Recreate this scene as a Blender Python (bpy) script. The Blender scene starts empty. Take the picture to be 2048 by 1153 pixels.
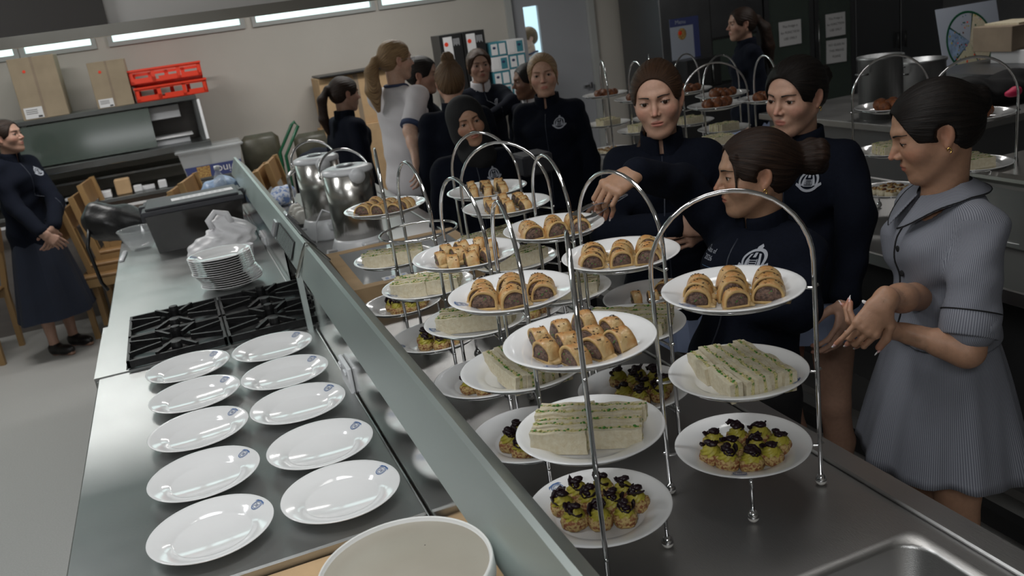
import bpy, math, random, re
import numpy as np
from mathutils import Vector, Matrix
from mathutils.bvhtree import BVHTree

SC = bpy.context.scene
COL = SC.collection
PI = math.pi
rnd = random.Random(7)

# ------------------------------------------------------------------ camera
CH = 1.831
F_PX, YAW, PITCH, ROLL = 1772.0, .3351, .3061, -.1418
_fw = Vector((math.sin(YAW)*math.cos(PITCH), math.cos(YAW)*math.cos(PITCH), -math.sin(PITCH)))
_r0 = Vector((math.cos(YAW), -math.sin(YAW), 0)); _u0 = _r0.cross(_fw)
_r = math.cos(ROLL)*_r0 + math.sin(ROLL)*_u0
_u = -math.sin(ROLL)*_r0 + math.cos(ROLL)*_u0
cam_d = bpy.data.cameras.new('camera'); cam = bpy.data.objects.new('camera', cam_d); COL.objects.link(cam)
cam.matrix_world = Matrix(((_r.x, _u.x, -_fw.x, 0), (_r.y, _u.y, -_fw.y, 0), (_r.z, _u.z, -_fw.z, CH), (0, 0, 0, 1)))
cam_d.sensor_width = 36; cam_d.lens = F_PX*36/2048; cam_d.clip_start = .05; cam_d.clip_end = 60
cam_d.dof.use_dof = True; cam_d.dof.focus_distance = 1.9; cam_d.dof.aperture_fstop = 7.0
SC.camera = cam

def _ray(px, py):
    return _fw*F_PX + _r*(px-1024) - _u*(py-576.5)
def PZ(px, py, z):                       # point of the room seen at a pixel, on the level z
    d = _ray(px, py); t = (z-CH)/d.z; return Vector((d.x*t, d.y*t, z))
def PY(px, py, Y):                       # the same on the upright plane y = Y
    d = _ray(px, py); t = Y/d.y; return Vector((d.x*t, Y, CH+d.z*t))
def PD(px, py, dep):                     # the same at a distance along the view
    d = _ray(px, py)/F_PX; return Vector((0, 0, CH)) + d*dep

# ------------------------------------------------------------------ world, lights, exposure
SC.view_settings.view_transform = 'Standard'; SC.view_settings.look = 'None'
SC.view_settings.gamma = 1; SC.view_settings.use_curve_mapping = False
SC.view_settings.exposure = 0.0
W = bpy.data.worlds.new('sky'); SC.world = W; W.use_nodes = True
W.node_tree.nodes['Background'].inputs[0].default_value = (.55, .75, .8, 1)
W.node_tree.nodes['Background'].inputs[1].default_value = 1.0
def area(name, loc, rot, sx, sy, power, col=(1, 1, 1)):
    l = bpy.data.lights.new(name, 'AREA'); l.shape = 'RECTANGLE'; l.size = sx; l.size_y = sy; l.energy = power; l.color = col
    o = bpy.data.objects.new(name, l); COL.objects.link(o); o.location = loc; o.rotation_euler = rot; return o
COOL = (.86, .97, 1.0)
LC = (.97, .99, 1.0)
area('hood_light', (-.25, 1.6, 2.62), (0, .12, 0), .9, .25, 14, LC)
area('ceiling_light', (-1.6, 3.2, 2.75), (0, 0, 0), 1.2, .3, 22, LC)
area('ceiling_light', (-.9, 5.9, 2.75), (0, 0, 0), 1.2, .3, 32, (1, .985, .96))
area('ceiling_light', (1.6, 6.4, 2.75), (0, 0, 0), 1.2, .3, 26, (1, .98, .95))
area('ceiling_light', (-.7, -.9, 2.7), (0, 0, 0), 1.2, .6, 34, LC)
area('ceiling_light', (1.0, 1.6, 2.75), (0, 0, 0), 1.2, .3, 7, (1, .98, .95))
area('ceiling_light', (4.6, 4.6, 2.75), (0, 0, 0), 1.2, .3, 14, (1, .97, .94))

# ------------------------------------------------------------------ materials
def nodes_of(m): return m.node_tree.nodes, m.node_tree.links
def mat(name, col, rough=.5, metal=0., noise=0., nscale=20, bump=0., bscale=60, stretch=None, spec=None, trans=0., alpha=1., emit=None, coat=0., col2=None, sss=0., vcol=False, ior=None, thresh=None):
    m = bpy.data.materials.new(name); m.use_nodes = True; N, L = nodes_of(m); b = N['Principled BSDF']
    b.inputs['Base Color'].default_value = (*col, 1); b.inputs['Roughness'].default_value = rough; b.inputs['Metallic'].default_value = metal
    if spec is not None: b.inputs['Specular IOR Level'].default_value = spec
    if ior: b.inputs['IOR'].default_value = ior
    if trans: b.inputs['Transmission Weight'].default_value = trans
    if alpha < 1: b.inputs['Alpha'].default_value = alpha
    if coat: b.inputs['Coat Weight'].default_value = coat; b.inputs['Coat Roughness'].default_value = .08
    if sss: b.inputs['Subsurface Weight'].default_value = sss; b.inputs['Subsurface Radius'].default_value = (.01, .004, .002); b.inputs['Subsurface Scale'].default_value = 1
    if emit: b.inputs['Emission Color'].default_value = (*emit[0], 1); b.inputs['Emission Strength'].default_value = emit[1]
    tc = N.new('ShaderNodeTexCoord'); mp = N.new('ShaderNodeMapping'); L.new(tc.outputs['Object'], mp.inputs[0])
    if stretch: mp.inputs['Scale'].default_value = stretch
    src = None
    if vcol:
        a = N.new('ShaderNodeVertexColor'); a.layer_name = 'tint'; src = a.outputs[0]; L.new(src, b.inputs['Base Color'])
    if noise or col2:
        n = N.new('ShaderNodeTexNoise'); n.inputs['Scale'].default_value = nscale; n.inputs['Detail'].default_value = 5; L.new(mp.outputs[0], n.inputs[0])
        r = N.new('ShaderNodeValToRGB'); L.new(n.outputs[0], r.inputs[0])
        t = thresh or (.35, .65); r.color_ramp.elements[0].position = t[0]; r.color_ramp.elements[1].position = t[1]
        c2 = col2 or tuple(max(0, c*(1-noise)) for c in col)
        r.color_ramp.elements[0].color = (*c2, 1); r.color_ramp.elements[1].color = (*col, 1)
        if vcol:
            mx = N.new('ShaderNodeMixRGB'); mx.blend_type = 'MULTIPLY'; mx.inputs[0].default_value = 1
            r.color_ramp.elements[0].color = (1-noise, 1-noise, 1-noise, 1); r.color_ramp.elements[1].color = (1, 1, 1, 1)
            L.new(src, mx.inputs[1]); L.new(r.outputs[0], mx.inputs[2]); L.new(mx.outputs[0], b.inputs['Base Color'])
        else: L.new(r.outputs[0], b.inputs['Base Color'])
    if bump:
        n2 = N.new('ShaderNodeTexNoise'); n2.inputs['Scale'].default_value = bscale; n2.inputs['Detail'].default_value = 6; L.new(mp.outputs[0], n2.inputs[0])
        bp = N.new('ShaderNodeBump'); bp.inputs['Strength'].default_value = bump; bp.inputs['Distance'].default_value = .004
        L.new(n2.outputs[0], bp.inputs['Height']); L.new(bp.outputs[0], b.inputs['Normal'])
    return m
def steel(name, col=(.46, .48, .475), rough=.3, stretch=(3, 60, 60), var=.1, scratch=.12):
    m = mat(name, col, rough, 1.0, bump=scratch, bscale=18, stretch=stretch)
    N, L = nodes_of(m); b = N['Principled BSDF']
    tc = N.new('ShaderNodeTexCoord'); n = N.new('ShaderNodeTexNoise'); n.inputs['Scale'].default_value = 5; n.inputs['Detail'].default_value = 6
    L.new(tc.outputs['Object'], n.inputs[0]); mr = N.new('ShaderNodeMapRange'); L.new(n.outputs[0], mr.inputs[0])
    mr.inputs[3].default_value = max(.05, rough-var); mr.inputs[4].default_value = rough+var; L.new(mr.outputs[0], b.inputs['Roughness'])
    return m
M = {}
M['bench'] = steel('brushed_steel_bench', (.47, .48, .475), .34, (4, 40, 40))
M['bench_r'] = steel('brushed_steel_serving', (.43, .425, .42), .38, (40, 4, 40))
M['mirror'] = steel('polished_steel', (.68, .68, .66), .10, (2, 30, 30), .03, .03)
M['duct'] = steel('satin_steel', (.56, .62, .605), .42, (40, 3, 40), .06, .06)
M['fridge'] = steel('dull_steel', (.22, .225, .235), .42, (30, 30, 2), .08, .05)
M['chrome'] = mat('chrome', (.72, .72, .73), .07, 1.0)
M['urn'] = mat('urn_steel', (.62, .60, .57), .22, 1.0)
M['china'] = mat('white_china', (.80, .80, .80), .12, 0, coat=.4, spec=.5)
M['cup'] = mat('cream_china', (.66, .64, .6), .25)
M['print'] = mat('blue_print', (.09, .17, .36), .35)
M['printdark'] = mat('navy_print', (.03, .05, .12), .4)
M['iron'] = mat('black_cast_iron', (.018, .018, .019), .45, .3, noise=.5, nscale=60, bump=.4, bscale=200)
M['irongrey'] = mat('grey_burner', (.13, .12, .115), .5, .4, noise=.4, nscale=40)
M['hobtray'] = mat('dark_enamel', (.03, .03, .032), .3, .5, noise=.4, nscale=10)
M['blackplastic'] = mat('black_plastic', (.02, .02, .021), .35)
M['whiteplastic'] = mat('white_plastic', (.74, .75, .77), .3)
M['tubwhite'] = mat('tub_white', (.72, .72, .7), .35)
M['tublid'] = mat('tub_cream', (.38, .35, .29), .45, noise=.12, nscale=9, col2=(.35, .32, .26))
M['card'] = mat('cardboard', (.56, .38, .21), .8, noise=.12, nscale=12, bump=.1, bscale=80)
M['carddark'] = mat('cardboard_dark', (.30, .235, .17), .85, noise=.15, nscale=9)  # darker brown tone, also on tape and bread rolls
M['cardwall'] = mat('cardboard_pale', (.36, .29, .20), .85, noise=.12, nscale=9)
M['paper'] = mat('paper', (.75, .75, .76), .7)
M['ink'] = mat('ink', (.03, .03, .035), .7)
M['red'] = mat('red_plastic', (.85, .055, .02), .45)
M['clear'] = mat('clear_plastic', (.75, .78, .8), .12, alpha=.38, spec=.5)
M['smoke'] = mat('smoked_plastic', (.022, .02, .018), .12, alpha=.88)
M['smokelid'] = mat('grey_plastic', (.045, .046, .054), .4)
M['bag'] = mat('thin_white_plastic', (.86, .85, .87), .35, alpha=.88, bump=.9, bscale=22)
M['blackbag'] = mat('black_nylon', (.008, .008, .009), .38, bump=.8, bscale=25)
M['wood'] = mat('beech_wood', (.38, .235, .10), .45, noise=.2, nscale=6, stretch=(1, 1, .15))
M['wooddark'] = mat('dark_wood', (.30, .17, .07), .5, noise=.2, nscale=6, stretch=(1, 1, .2))  # second, darker wood tone for seats and back rests
M['floor'] = mat('vinyl_floor', (.42, .415, .40), .42, noise=.12, nscale=160, bump=.05, bscale=300)
M['wallc'] = mat('painted_wall', (.54, .51, .465), .75, noise=.04, nscale=3)
M['walld'] = mat('painted_wall_grey', (.44, .45, .47), .6, noise=.04, nscale=2)
M['doorp'] = mat('painted_door', (.37, .38, .41), .5)
M['frame'] = mat('window_frame', (.42, .43, .42), .5)
M['hoodpanel'] = mat('hood_panel', (.58, .56, .54), .45, .3)
M['hooddark'] = mat('hood_dark', (.06, .055, .052), .5, .4)
M['ceil'] = mat('ceiling_paint', (.72, .71, .69), .8)
M['pane'] = mat('daylit_pane', (.6, .75, .75), .2, emit=((.74, 1.0, .97), 1.5))
M['lobby'] = mat('glowing_lobby_wall', (.5, .6, .65), .3, emit=((.52, .72, .82), .8))  # lobby wall glows by itself, in place of light falling on it
M['dark'] = mat('dark_void', (.012, .012, .013), .6)
M['laminate'] = mat('grey_laminate', (.17, .155, .145), .5, noise=.15, nscale=5, stretch=(.3, 1, 6))
M['shelfsteel'] = steel('shelf_steel', (.26, .27, .27), .32, (2, 30, 30))
M['shelfglass'] = mat('greenish_glass', (.085, .11, .095), .1, alpha=.75, spec=.5)
M['olive'] = mat('olive_vinyl', (.085, .08, .055), .4, noise=.3, nscale=14)
M['green'] = mat('green_tube', (.01, .10, .045), .35)
M['teal'] = mat('teal_card', (.05, .22, .28), .6)
M['napkin'] = mat('blue_white_napkin', (.62, .66, .75), .8, col2=(.18, .28, .55), nscale=55, thresh=(.42, .5))
M['towel'] = mat('pale_blue_film', (.30, .42, .62), .4, noise=.4, nscale=30, bump=.6, bscale=30)
M['grey'] = mat('grey_plastic_light', (.45, .46, .48), .4)
M['silver'] = mat('silver_plastic', (.5, .51, .53), .25, .8)
M['pot'] = steel('pot_aluminium', (.34, .35, .355), .38, (2, 2, 60), .08, .1)
M['pink'] = mat('pink_cloth', (.75, .03, .12), .6)
M['film'] = mat('clear_film', (.55, .57, .58), .06, alpha=.55, spec=.6)
M['tray_in'] = mat('silver_tray', (.35, .34, .33), .3, .6, noise=.6, nscale=18, stretch=(1, 3, 1))
M['posterw'] = mat('poster_white', (.40, .44, .52), .5)
M['posterb'] = mat('poster_blue', (.05, .065, .19), .5)
M['oj'] = mat('orange_juice', (.75, .25, .02), .2)
M['glassware'] = mat('glassware', (.7, .73, .74), .05, alpha=.28, spec=.8)
# food
M['pastry'] = mat('baked_pastry', (.53, .37, .17), .45, col2=(.45, .205, .055), nscale=38, thresh=(.34, .56), bump=.5, bscale=160, coat=.15)
M['pastry_in'] = mat('pale_pastry', (.58, .38, .15), .6, noise=.2, nscale=70)
M['meat'] = mat('sausage_meat', (.17, .095, .065), .5, col2=(.06, .034, .024), nscale=170, thresh=(.35, .6), bump=1.0, bscale=260)
M['herb'] = mat('green_herb', (.06, .22, .03), .5)
M['seed'] = mat('dark_seed', (.035, .02, .012), .6)
M['bread'] = mat('white_bread', (.68, .62, .47), .85, col2=(.60, .52, .36), nscale=90, bump=.5, bscale=240)
M['bread_g'] = mat('dull_white_bread', (.60, .57, .42), .85, col2=(.50, .47, .31), nscale=90, bump=.5, bscale=240)  # duller bread tone, printed on one sector of the food wheel
M['egg'] = mat('egg_filling', (.62, .55, .27), .6, col2=(.14, .24, .06), nscale=150, thresh=(.33, .41), bump=.8, bscale=200)
M['crumpet'] = mat('savoury_base', (.56, .40, .16), .6, col2=(.28, .10, .04), nscale=200, thresh=(.42, .55), bump=.9, bscale=230)
M['cream'] = mat('avocado_cream', (.50, .43, .055), .45, noise=.18, nscale=80)
M['crisp'] = mat('beetroot_crisp', (.022, .006, .012), .4, noise=.4, nscale=80)
M['muffin'] = mat('browned_ball', (.27, .085, .022), .55, col2=(.10, .03, .012), nscale=60, bump=.9, bscale=120)
M['tart'] = mat('topped_tart', (.55, .38, .12), .55, col2=(.25, .10, .04), nscale=90, bump=.8, bscale=120)

# ------------------------------------------------------------------ mesh helpers
def new_obj(name, verts, faces, mats, parent=None, midx=None, smooth=True, tint=None):
    me = bpy.data.meshes.new(name); me.from_pydata([tuple(v) for v in verts], [], [tuple(f) for f in faces])
    return wrap(name, me, mats, parent, midx, smooth, tint)
def wrap(name, me, mats, parent=None, midx=None, smooth=True, tint=None):
    if not isinstance(mats, (list, tuple)): mats = [mats]
    for m in mats: me.materials.append(M[m] if isinstance(m, str) else m)
    n = len(me.polygons)
    if smooth: me.polygons.foreach_set('use_smooth', np.ones(n, bool))
    if midx is not None: me.polygons.foreach_set('material_index', np.array(midx, np.int32))
    if tint is not None:
        a = me.color_attributes.new('tint', 'FLOAT_COLOR', 'POINT'); t = np.ones((len(me.vertices), 4)); t[:, :3] = tint; a.data.foreach_set('color', t.ravel())
    me.update()
    o = bpy.data.objects.new(name, me); COL.objects.link(o)
    if parent: o.parent = parent
    return o
def tag(o, label, cat=None, group=None, kind=None):
    if label: o['label'] = label
    if cat: o['category'] = cat
    if group: o['group'] = group
    if kind: o['kind'] = kind
    return o
def thing(name, label, cat, loc=(0, 0, 0), rz=0., group=None):
    o = bpy.data.objects.new(name, None); COL.objects.link(o); o.empty_display_size = .05
    o.location = loc; o.rotation_euler = (0, 0, rz); return tag(o, label, cat, group)
def copy_tree(o, parent=None, loc=None, rz=None, label=None, group=None):
    c = o.copy(); COL.objects.link(c)
    if parent: c.parent = parent
    for ch in [x for x in o.children]: copy_tree(ch, c)
    if loc is not None: c.location = loc
    if rz is not None: c.rotation_euler = (0, 0, rz)
    if label: c['label'] = label
    if group: c['group'] = group
    return c
class MB:
    def __init__(s): s.v = []; s.f = []; s.m = []; s.n = 0
    def add(s, v, f, m=0, T=None):
        v = np.asarray(v, float)
        if T is not None: T = np.array(T); v = v@T[:3, :3].T + T[:3, 3]
        s.v.append(v); s.f += [tuple(i+s.n for i in q) for q in f]; s.m += [m]*len(f); s.n += len(v); return s
    def box(s, x0, y0, z0, x1, y1, z1, m=0, T=None, b=0.):
        if b <= 0:
            v = [(x, y, z) for x in (x0, x1) for y in (y0, y1) for z in (z0, z1)]
            f = [(0, 1, 3, 2), (4, 6, 7, 5), (0, 4, 5, 1), (2, 3, 7, 6), (0, 2, 6, 4), (1, 5, 7, 3)]
            return s.add(v, f, m, T)
        # bevelled: every corner gives three vertices
        X, Y, Z = (x0, x1), (y0, y1), (z0, z1); v = []; ix = {}
        for i in (0, 1):
            for j in (0, 1):
                for k in (0, 1):
                    sx, sy, sz = (1, -1)[i], (1, -1)[j], (1, -1)[k]
                    for a, p in enumerate(((X[i], Y[j]+sy*b, Z[k]+sz*b), (X[i]+sx*b, Y[j], Z[k]+sz*b), (X[i]+sx*b, Y[j]+sy*b, Z[k]))):
                        ix[i, j, k, a] = len(v); v.append(p)
        f = []
        for i in (0, 1): f.append([ix[i, 0, 0, 0], ix[i, 0, 1, 0], ix[i, 1, 1, 0], ix[i, 1, 0, 0]])
        for j in (0, 1): f.append([ix[0, j, 0, 1], ix[0, j, 1, 1], ix[1, j, 1, 1], ix[1, j, 0, 1]])
        for k in (0, 1): f.append([ix[0, 0, k, 2], ix[0, 1, k, 2], ix[1, 1, k, 2], ix[1, 0, k, 2]])
        for i in (0, 1):
            for j in (0, 1): f.append([ix[i, j, 0, 0], ix[i, j, 1, 0], ix[i, j, 1, 1], ix[i, j, 0, 1]])
            for k in (0, 1): f.append([ix[i, 0, k, 0], ix[i, 1, k, 0], ix[i, 1, k, 2], ix[i, 0, k, 2]])
        for j in (0, 1):
            for k in (0, 1): f.append([ix[0, j, k, 1], ix[1, j, k, 1], ix[1, j, k, 2], ix[0, j, k, 2]])
        for i in (0, 1):
            for j in (0, 1):
                for k in (0, 1): f.append([ix[i, j, k, 0], ix[i, j, k, 1], ix[i, j, k, 2]])
        v = np.array(v); c = v.mean(0)
        out = []
        for q in f:
            p = v[q]; nn = np.cross(p[1]-p[0], p[2]-p[0])
            out.append(q if nn@(p.mean(0)-c) > 0 else q[::-1])
        return s.add(v, out, m, T)
    def tube(s, path, r, n=8, closed=False, m=0, T=None, caps=True):
        P = np.asarray(path, float); k = len(P); R = np.full(k, r) if np.isscalar(r) else np.asarray(r, float)
        if closed: tan = np.roll(P, -1, 0)-np.roll(P, 1, 0)
        else: tan = np.gradient(P, axis=0)
        tan /= np.linalg.norm(tan, axis=1)[:, None]+1e-12
        up = np.array([0, 0, 1.]) if abs(tan[0, 2]) < .9 else np.array([1., 0, 0])
        u = up-tan[0]*(up@tan[0]); u /= np.linalg.norm(u); v = []
        a = np.linspace(0, 2*PI, n, endpoint=False)
        for i in range(k):
            u = u-tan[i]*(u@tan[i]); u /= np.linalg.norm(u); w = np.cross(tan[i], u)
            v.append(P[i]+R[i]*(np.cos(a)[:, None]*u+np.sin(a)[:, None]*w))
        v = np.concatenate(v); f = []
        for i in range(k if closed else k-1):
            j = (i+1) % k
            for q in range(n): f.append((i*n+q, i*n+(q+1) % n, j*n+(q+1) % n, j*n+q))
        if not closed and caps: f += [tuple(range(n))[::-1], tuple((k-1)*n+q for q in range(n))]
        return s.add(v, f, m, T)
    def lathe(s, prof, n=32, m=0, T=None, sx=1, sy=1, a0=0):
        prof = np.asarray(prof, float); k = len(prof); a = np.linspace(0, 2*PI, n, endpoint=False)+a0
        v = np.stack([np.outer(prof[:, 0], np.cos(a))*sx, np.outer(prof[:, 0], np.sin(a))*sy, np.repeat(prof[:, 1][:, None], n, 1)], -1).reshape(-1, 3); f = []
        for i in range(k-1):
            for q in range(n): f.append((i*n+q, i*n+(q+1) % n, (i+1)*n+(q+1) % n, (i+1)*n+q))
        if prof[0, 0] > 1e-5: f.append(tuple(range(n))[::-1])
        if prof[-1, 0] > 1e-5: f.append(tuple((k-1)*n+q for q in range(n)))
        return s.add(v, f, m, T)
    def prism(s, poly, d0, d1, axis=1, m=0, T=None):      # poly in the two other axes
        n = len(poly); v = []
        for d in (d0, d1):
            for p in poly: q = [p[0], p[1]]; q.insert(axis, d); v.append(q)
        f = [tuple(range(n)), tuple(n+i for i in range(n))[::-1]]+[(i, i+n, (i+1) % n+n, (i+1) % n) for i in range(n)]
        return s.add(v, f, m, T)
    def sphere(s, c, r, n=12, m=0, T=None):
        r = (r, r, r) if np.isscalar(r) else r; t = np.linspace(-PI/2, PI/2, n//2+2)
        pr = [(max(math.cos(x), 1e-6), math.sin(x)) for x in t]
        T2 = Matrix.Translation(c) @ Matrix.Diagonal((*r, 1))
        return s.lathe(pr, n, m, (T @ T2) if T is not None else T2)
    def build(s, name, mats, parent=None, smooth=False, tint=None):
        return new_obj(name, np.concatenate(s.v), s.f, mats, parent, s.m, smooth, tint)
def RT(loc=(0, 0, 0), rz=0., rx=0., ry=0.):
    return Matrix.Translation(loc) @ Matrix.Rotation(rz, 4, 'Z') @ Matrix.Rotation(ry, 4, 'Y') @ Matrix.Rotation(rx, 4, 'X')
def box_obj(name, x0, y0, z0, x1, y1, z1, m, parent=None, b=0., T=None):
    return MB().box(x0, y0, z0, x1, y1, z1, 0, T, b).build(name, m, parent)
def text_verts(txt, size, align='CENTER'):
    cu = bpy.data.curves.new('lettering', 'FONT'); cu.body = txt; cu.size = size; cu.align_x = align; cu.align_y = 'CENTER'; cu.resolution_u = 2
    o = bpy.data.objects.new('lettering', cu); COL.objects.link(o)
    dg = bpy.context.evaluated_depsgraph_get(); me = o.evaluated_get(dg).to_mesh()
    v = np.array([tuple(x.co) for x in me.vertices]).reshape(-1, 3); f = [tuple(p.vertices) for p in me.polygons]
    o.evaluated_get(dg).to_mesh_clear(); bpy.data.objects.remove(o); bpy.data.curves.remove(cu)
    return v, f
def text_obj(txt, size, T, m, parent, name='lettering', align='CENTER'):
    v, f = text_verts(txt, size, align)
    if len(v): return MB().add(v, f, 0, T).build(name, m, parent)
# ------------------------------------------------------------------ the room
def struct(name, x0, y0, z0, x1, y1, z1, m, parent=None):
    return tag(box_obj(name, x0, y0, z0, x1, y1, z1, m, parent), None, kind='structure')
struct('floor', -5, -3, -.1, 9.2, 8.2, 0, 'floor')
struct('ceiling', -5, -3, 2.8, 9.2, 8.2, 2.9, 'ceil')
struct('wall_left', -5.1, -3, 0, -5, 8.2, 2.8, 'wallc')
struct('wall_right', 9.1, -3, 0, 9.2, 8.2, 2.8, 'walld')
struct('wall_front', -5, -3.1, 0, 9.2, -3, 2.8, 'wallc')
# back wall around the strip windows and the door's glass
YW = 8.0
wins = [(-4.9, -2.25), (-2.1, -.98), (-.90, -.42), (-.26, .74), (.87, 1.86), (1.96, 2.60)]
WZ0, WZ1 = 1.985, 2.52
bw = tag(thing('wall_back', None, None), None, kind='structure')
def wpiece(x0, z0, x1, z1, m='wallc'):
    o = box_obj('wall_panel', x0, YW, z0, x1, YW+.2, z1, m, bw); return o
wpiece(-5, 0, 3.12, WZ0); wpiece(-5, WZ1, 3.12, 2.8)
xs = [-5]+[v for w in wins for v in w]+[3.12]
for i in range(0, len(xs), 2):
    if xs[i+1]-xs[i] > .01: wpiece(xs[i], WZ0, xs[i+1], WZ1)
wpiece(3.98, 0, 4.72, 2.8); wpiece(3.12, 2.1, 3.98, 2.8); wpiece(4.72, 0, 9.1, 2.8, 'walld')
for i, (x0, x1) in enumerate(wins):
    w = tag(thing('window_%d' % (i+1), None, None), None, kind='structure')
    b = MB(); t = .035
    for q in ((x0-t, WZ0-t, x1+t, WZ0), (x0-t, WZ1, x1+t, WZ1+t), (x0-t, WZ0, x0, WZ1), (x1, WZ0, x1+t, WZ1)): b.box(q[0], YW-.02, q[1], q[2], YW+.05, q[3])
    b.build('window_frame', 'frame', w)
    box_obj('pane', x0, YW+.03, WZ0, x1, YW+.036, WZ1, 'pane', w)
# door with a narrow vision panel
d = tag(thing('door_1', None, None), None, kind='structure')
b = MB(); gx0, gx1, gz0, gz1 = 3.29, 3.44, 1.25, 1.80
b.box(3.16, YW+.02, 0, gx0, YW+.06, 2.06).box(gx1, YW+.02, 0, 3.94, YW+.06, 2.06).box(gx0, YW+.02, 0, gx1, YW+.06, gz0).box(gx0, YW+.02, gz1, gx1, YW+.06, 2.06)
b.build('door_leaf', 'doorp', d)
b = MB(); b.box(3.10, YW-.03, 0, 3.16, YW+.08, 2.12).box(3.94, YW-.03, 0, 4.0, YW+.08, 2.12).box(3.10, YW-.03, 2.06, 4.0, YW+.08, 2.12); b.build('door_frame', 'frame', d)
b = MB(); b.box(3.82, YW-.02, .98, 3.9, YW+.03, 1.0).box(3.88, YW-.03, .96, 3.9, YW+.03, 1.02); b.build('door_handle', 'chrome', d)
tag(box_obj('wall_lobby', 2.6, 10.0, 0, 5.2, 10.05, 2.8, 'lobby'), None, kind='structure')
struct('trim_1', -5, YW-.015, 0, 3.1, YW, .1, 'frame')
struct('trim_2', 4.0, YW-.015, 0, 4.72, YW, .1, 'frame')
area('lobby_light', (3.5, 9.0, 2.5), (0, 0, 0), .8, .8, 10, (.9, .97, 1))

# ------------------------------------------------------------------ exhaust hood overhead
h = thing('exhaust_hood', 'stainless exhaust hood hanging over the cooking line at upper left', 'exhaust hood', (0, 4.3, 1.974))
b = MB(); b.box(-1.6, 0, .0, 3.4, .03, .78); b.build('end_panel', 'hoodpanel', h)
b = MB(); b.box(-1.6, -.06, -.035, 3.4, 0.0, -.005).box(-1.6, -.065, -.035, 3.4, -.055, .012); b.build('gutter_lip', 'mirror', h)
for sx in (-1.62, 3.4): box_obj('side_panel', sx, -3.3, -.03, sx+.02, .03, .6, 'shelfsteel', h)
b = MB()
for i in range(6): b.box(-1.55+i*.19, -.02, .06, -1.40+i*.19, -.004, .66)
b.build('dark_slat', 'hooddark', h)
box_obj('dark_panel', -1.6, -.05, .0, -.14, -.021, .76, 'hooddark', h)  # left part of the hood end, darker than the panel beside it

# ------------------------------------------------------------------ left bench (three tops and the hob)
ZB = .9
def bench(name, label, x0, x1, y0, y1, m, lip=.045, legs=True, shelf=True, cut=None, edge=.02):
    t = thing(name, label, 'bench', (0, 0, 0))
    b = MB()
    if cut is None: b.box(x0, y0, ZB-lip, x1, y1, ZB, b=.004)
    else:
        cx0, cx1, cy0, cy1 = cut
        b.box(x0, y0, ZB-lip, cx0, y1, ZB).box(cx1, y0, ZB-lip, x1, y1, ZB).box(cx0, cy1, ZB-lip, cx1, y1, ZB).box(cx0, y0, ZB-lip, cx1, cy0, ZB)
    b.build('worktop', m, t)
    if shelf: box_obj('undershelf', x0+.05, y0+.05, .22, x1-.05, y1-.05, .25, m, t)
    if legs:
        n = max(2, int((y1-y0)/1.3)+1)
        for i in range(n):
            y = y0+.08+(y1-y0-.16)*i/(n-1)
            for x in (x0+.06, x1-.06): MB().tube([(x, y, 0), (x, y, ZB-lip)], .019, 10).build('leg', 'shelfsteel', t, True)
    return t
XL0, XL1 = -.389, .296
near = bench('steel_bench', 'stainless bench carrying two rows of empty white plates', XL0, XL1, 1.545, 2.90, 'bench')
b = MB(); b.box(XL0, 1.55, .3, XL0+.02, 2.9, .855).box(XL0, 2.86, .1, XL1, 2.9, .855); b.build('side_skirt', 'bench', near)
far = bench('far_bench', 'stainless bench beyond the gas hob carrying the plate stack and crate', XL0, XL1+.06, 3.49, 5.62, 'bench')
hob = thing('gas_cooktop', 'four burner gas cooktop with black cast iron trivets set into steel bench', 'cooktop', (0, 0, 0))
b = MB(); b.box(XL0-.012, 2.905, .15, .36, 3.485, .893, b=.004); b.build('range_body', 'bench', hob)
b = MB(); b.box(XL0-.012, 2.905, .893, -.306, 3.485, .903).box(-.306, 2.905, .893, .36, 2.915, .903).box(-.306, 3.465, .893, .36, 3.485, .915); b.build('rim', 'bench', hob)
box_obj('spill_tray', -.304, 2.917, .8935, .345, 3.463, .896, 'hobtray', hob)
for ci in range(2):
    for ri in range(2):
        x0, x1 = -.300+ci*.318, -.300+(ci+1)*.318-.006; y0, y1 = 2.92+ri*.272, 2.92+(ri+1)*.272-.004
        cx, cy = (x0+x1)/2, (y0+y1)/2; zt = .934
        g = MB(); w = .009
        for q in ((x0, y0, x1, y0+w), (x0, y1-w, x1, y1), (x0, y0, x0+w, y1), (x1-w, y0, x1, y1)): g.box(q[0], q[1], .905, q[2], q[3], zt-.006)
        for k in range(8):
            a = k*PI/4+PI/8; L = .165
            px, py = cx+math.cos(a)*L, cy+math.sin(a)*L
            px = min(max(px, x0+w), x1-w); py = min(max(py, y0+w), y1-w)
            qx, qy = cx+math.cos(a)*.052, cy+math.sin(a)*.052
            dl = math.hypot(px-qx, py-qy); T = Matrix.Translation((qx, qy, 0)) @ Matrix.Rotation(math.atan2(py-qy, px-qx), 4, 'Z')
            g.box(0, -.005, .918, dl, .005, zt, 0, T)
        for (dx, dy) in ((0, -.09), (0, .09)):
            g.lathe([(.017, .898), (.0175, .93), (.015, .944), (.0, .945)], 14, 0, Matrix.Translation((cx+dx, cy+dy, 0)))
        g.build('trivet', 'iron', hob)
        r = MB().lathe([(.05, .897), (.052, .908), (.03, .911), (.03, .905)], 24, 0, Matrix.Translation((cx, cy, 0))).build('burner', 'irongrey', hob, True)
        MB().lathe([(.026, .908), (.027, .919), (.022, .922), (0, .922)], 20, 0, Matrix.Translation((cx, cy, 0))).build('burner_cap', 'iron', r, True)

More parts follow.
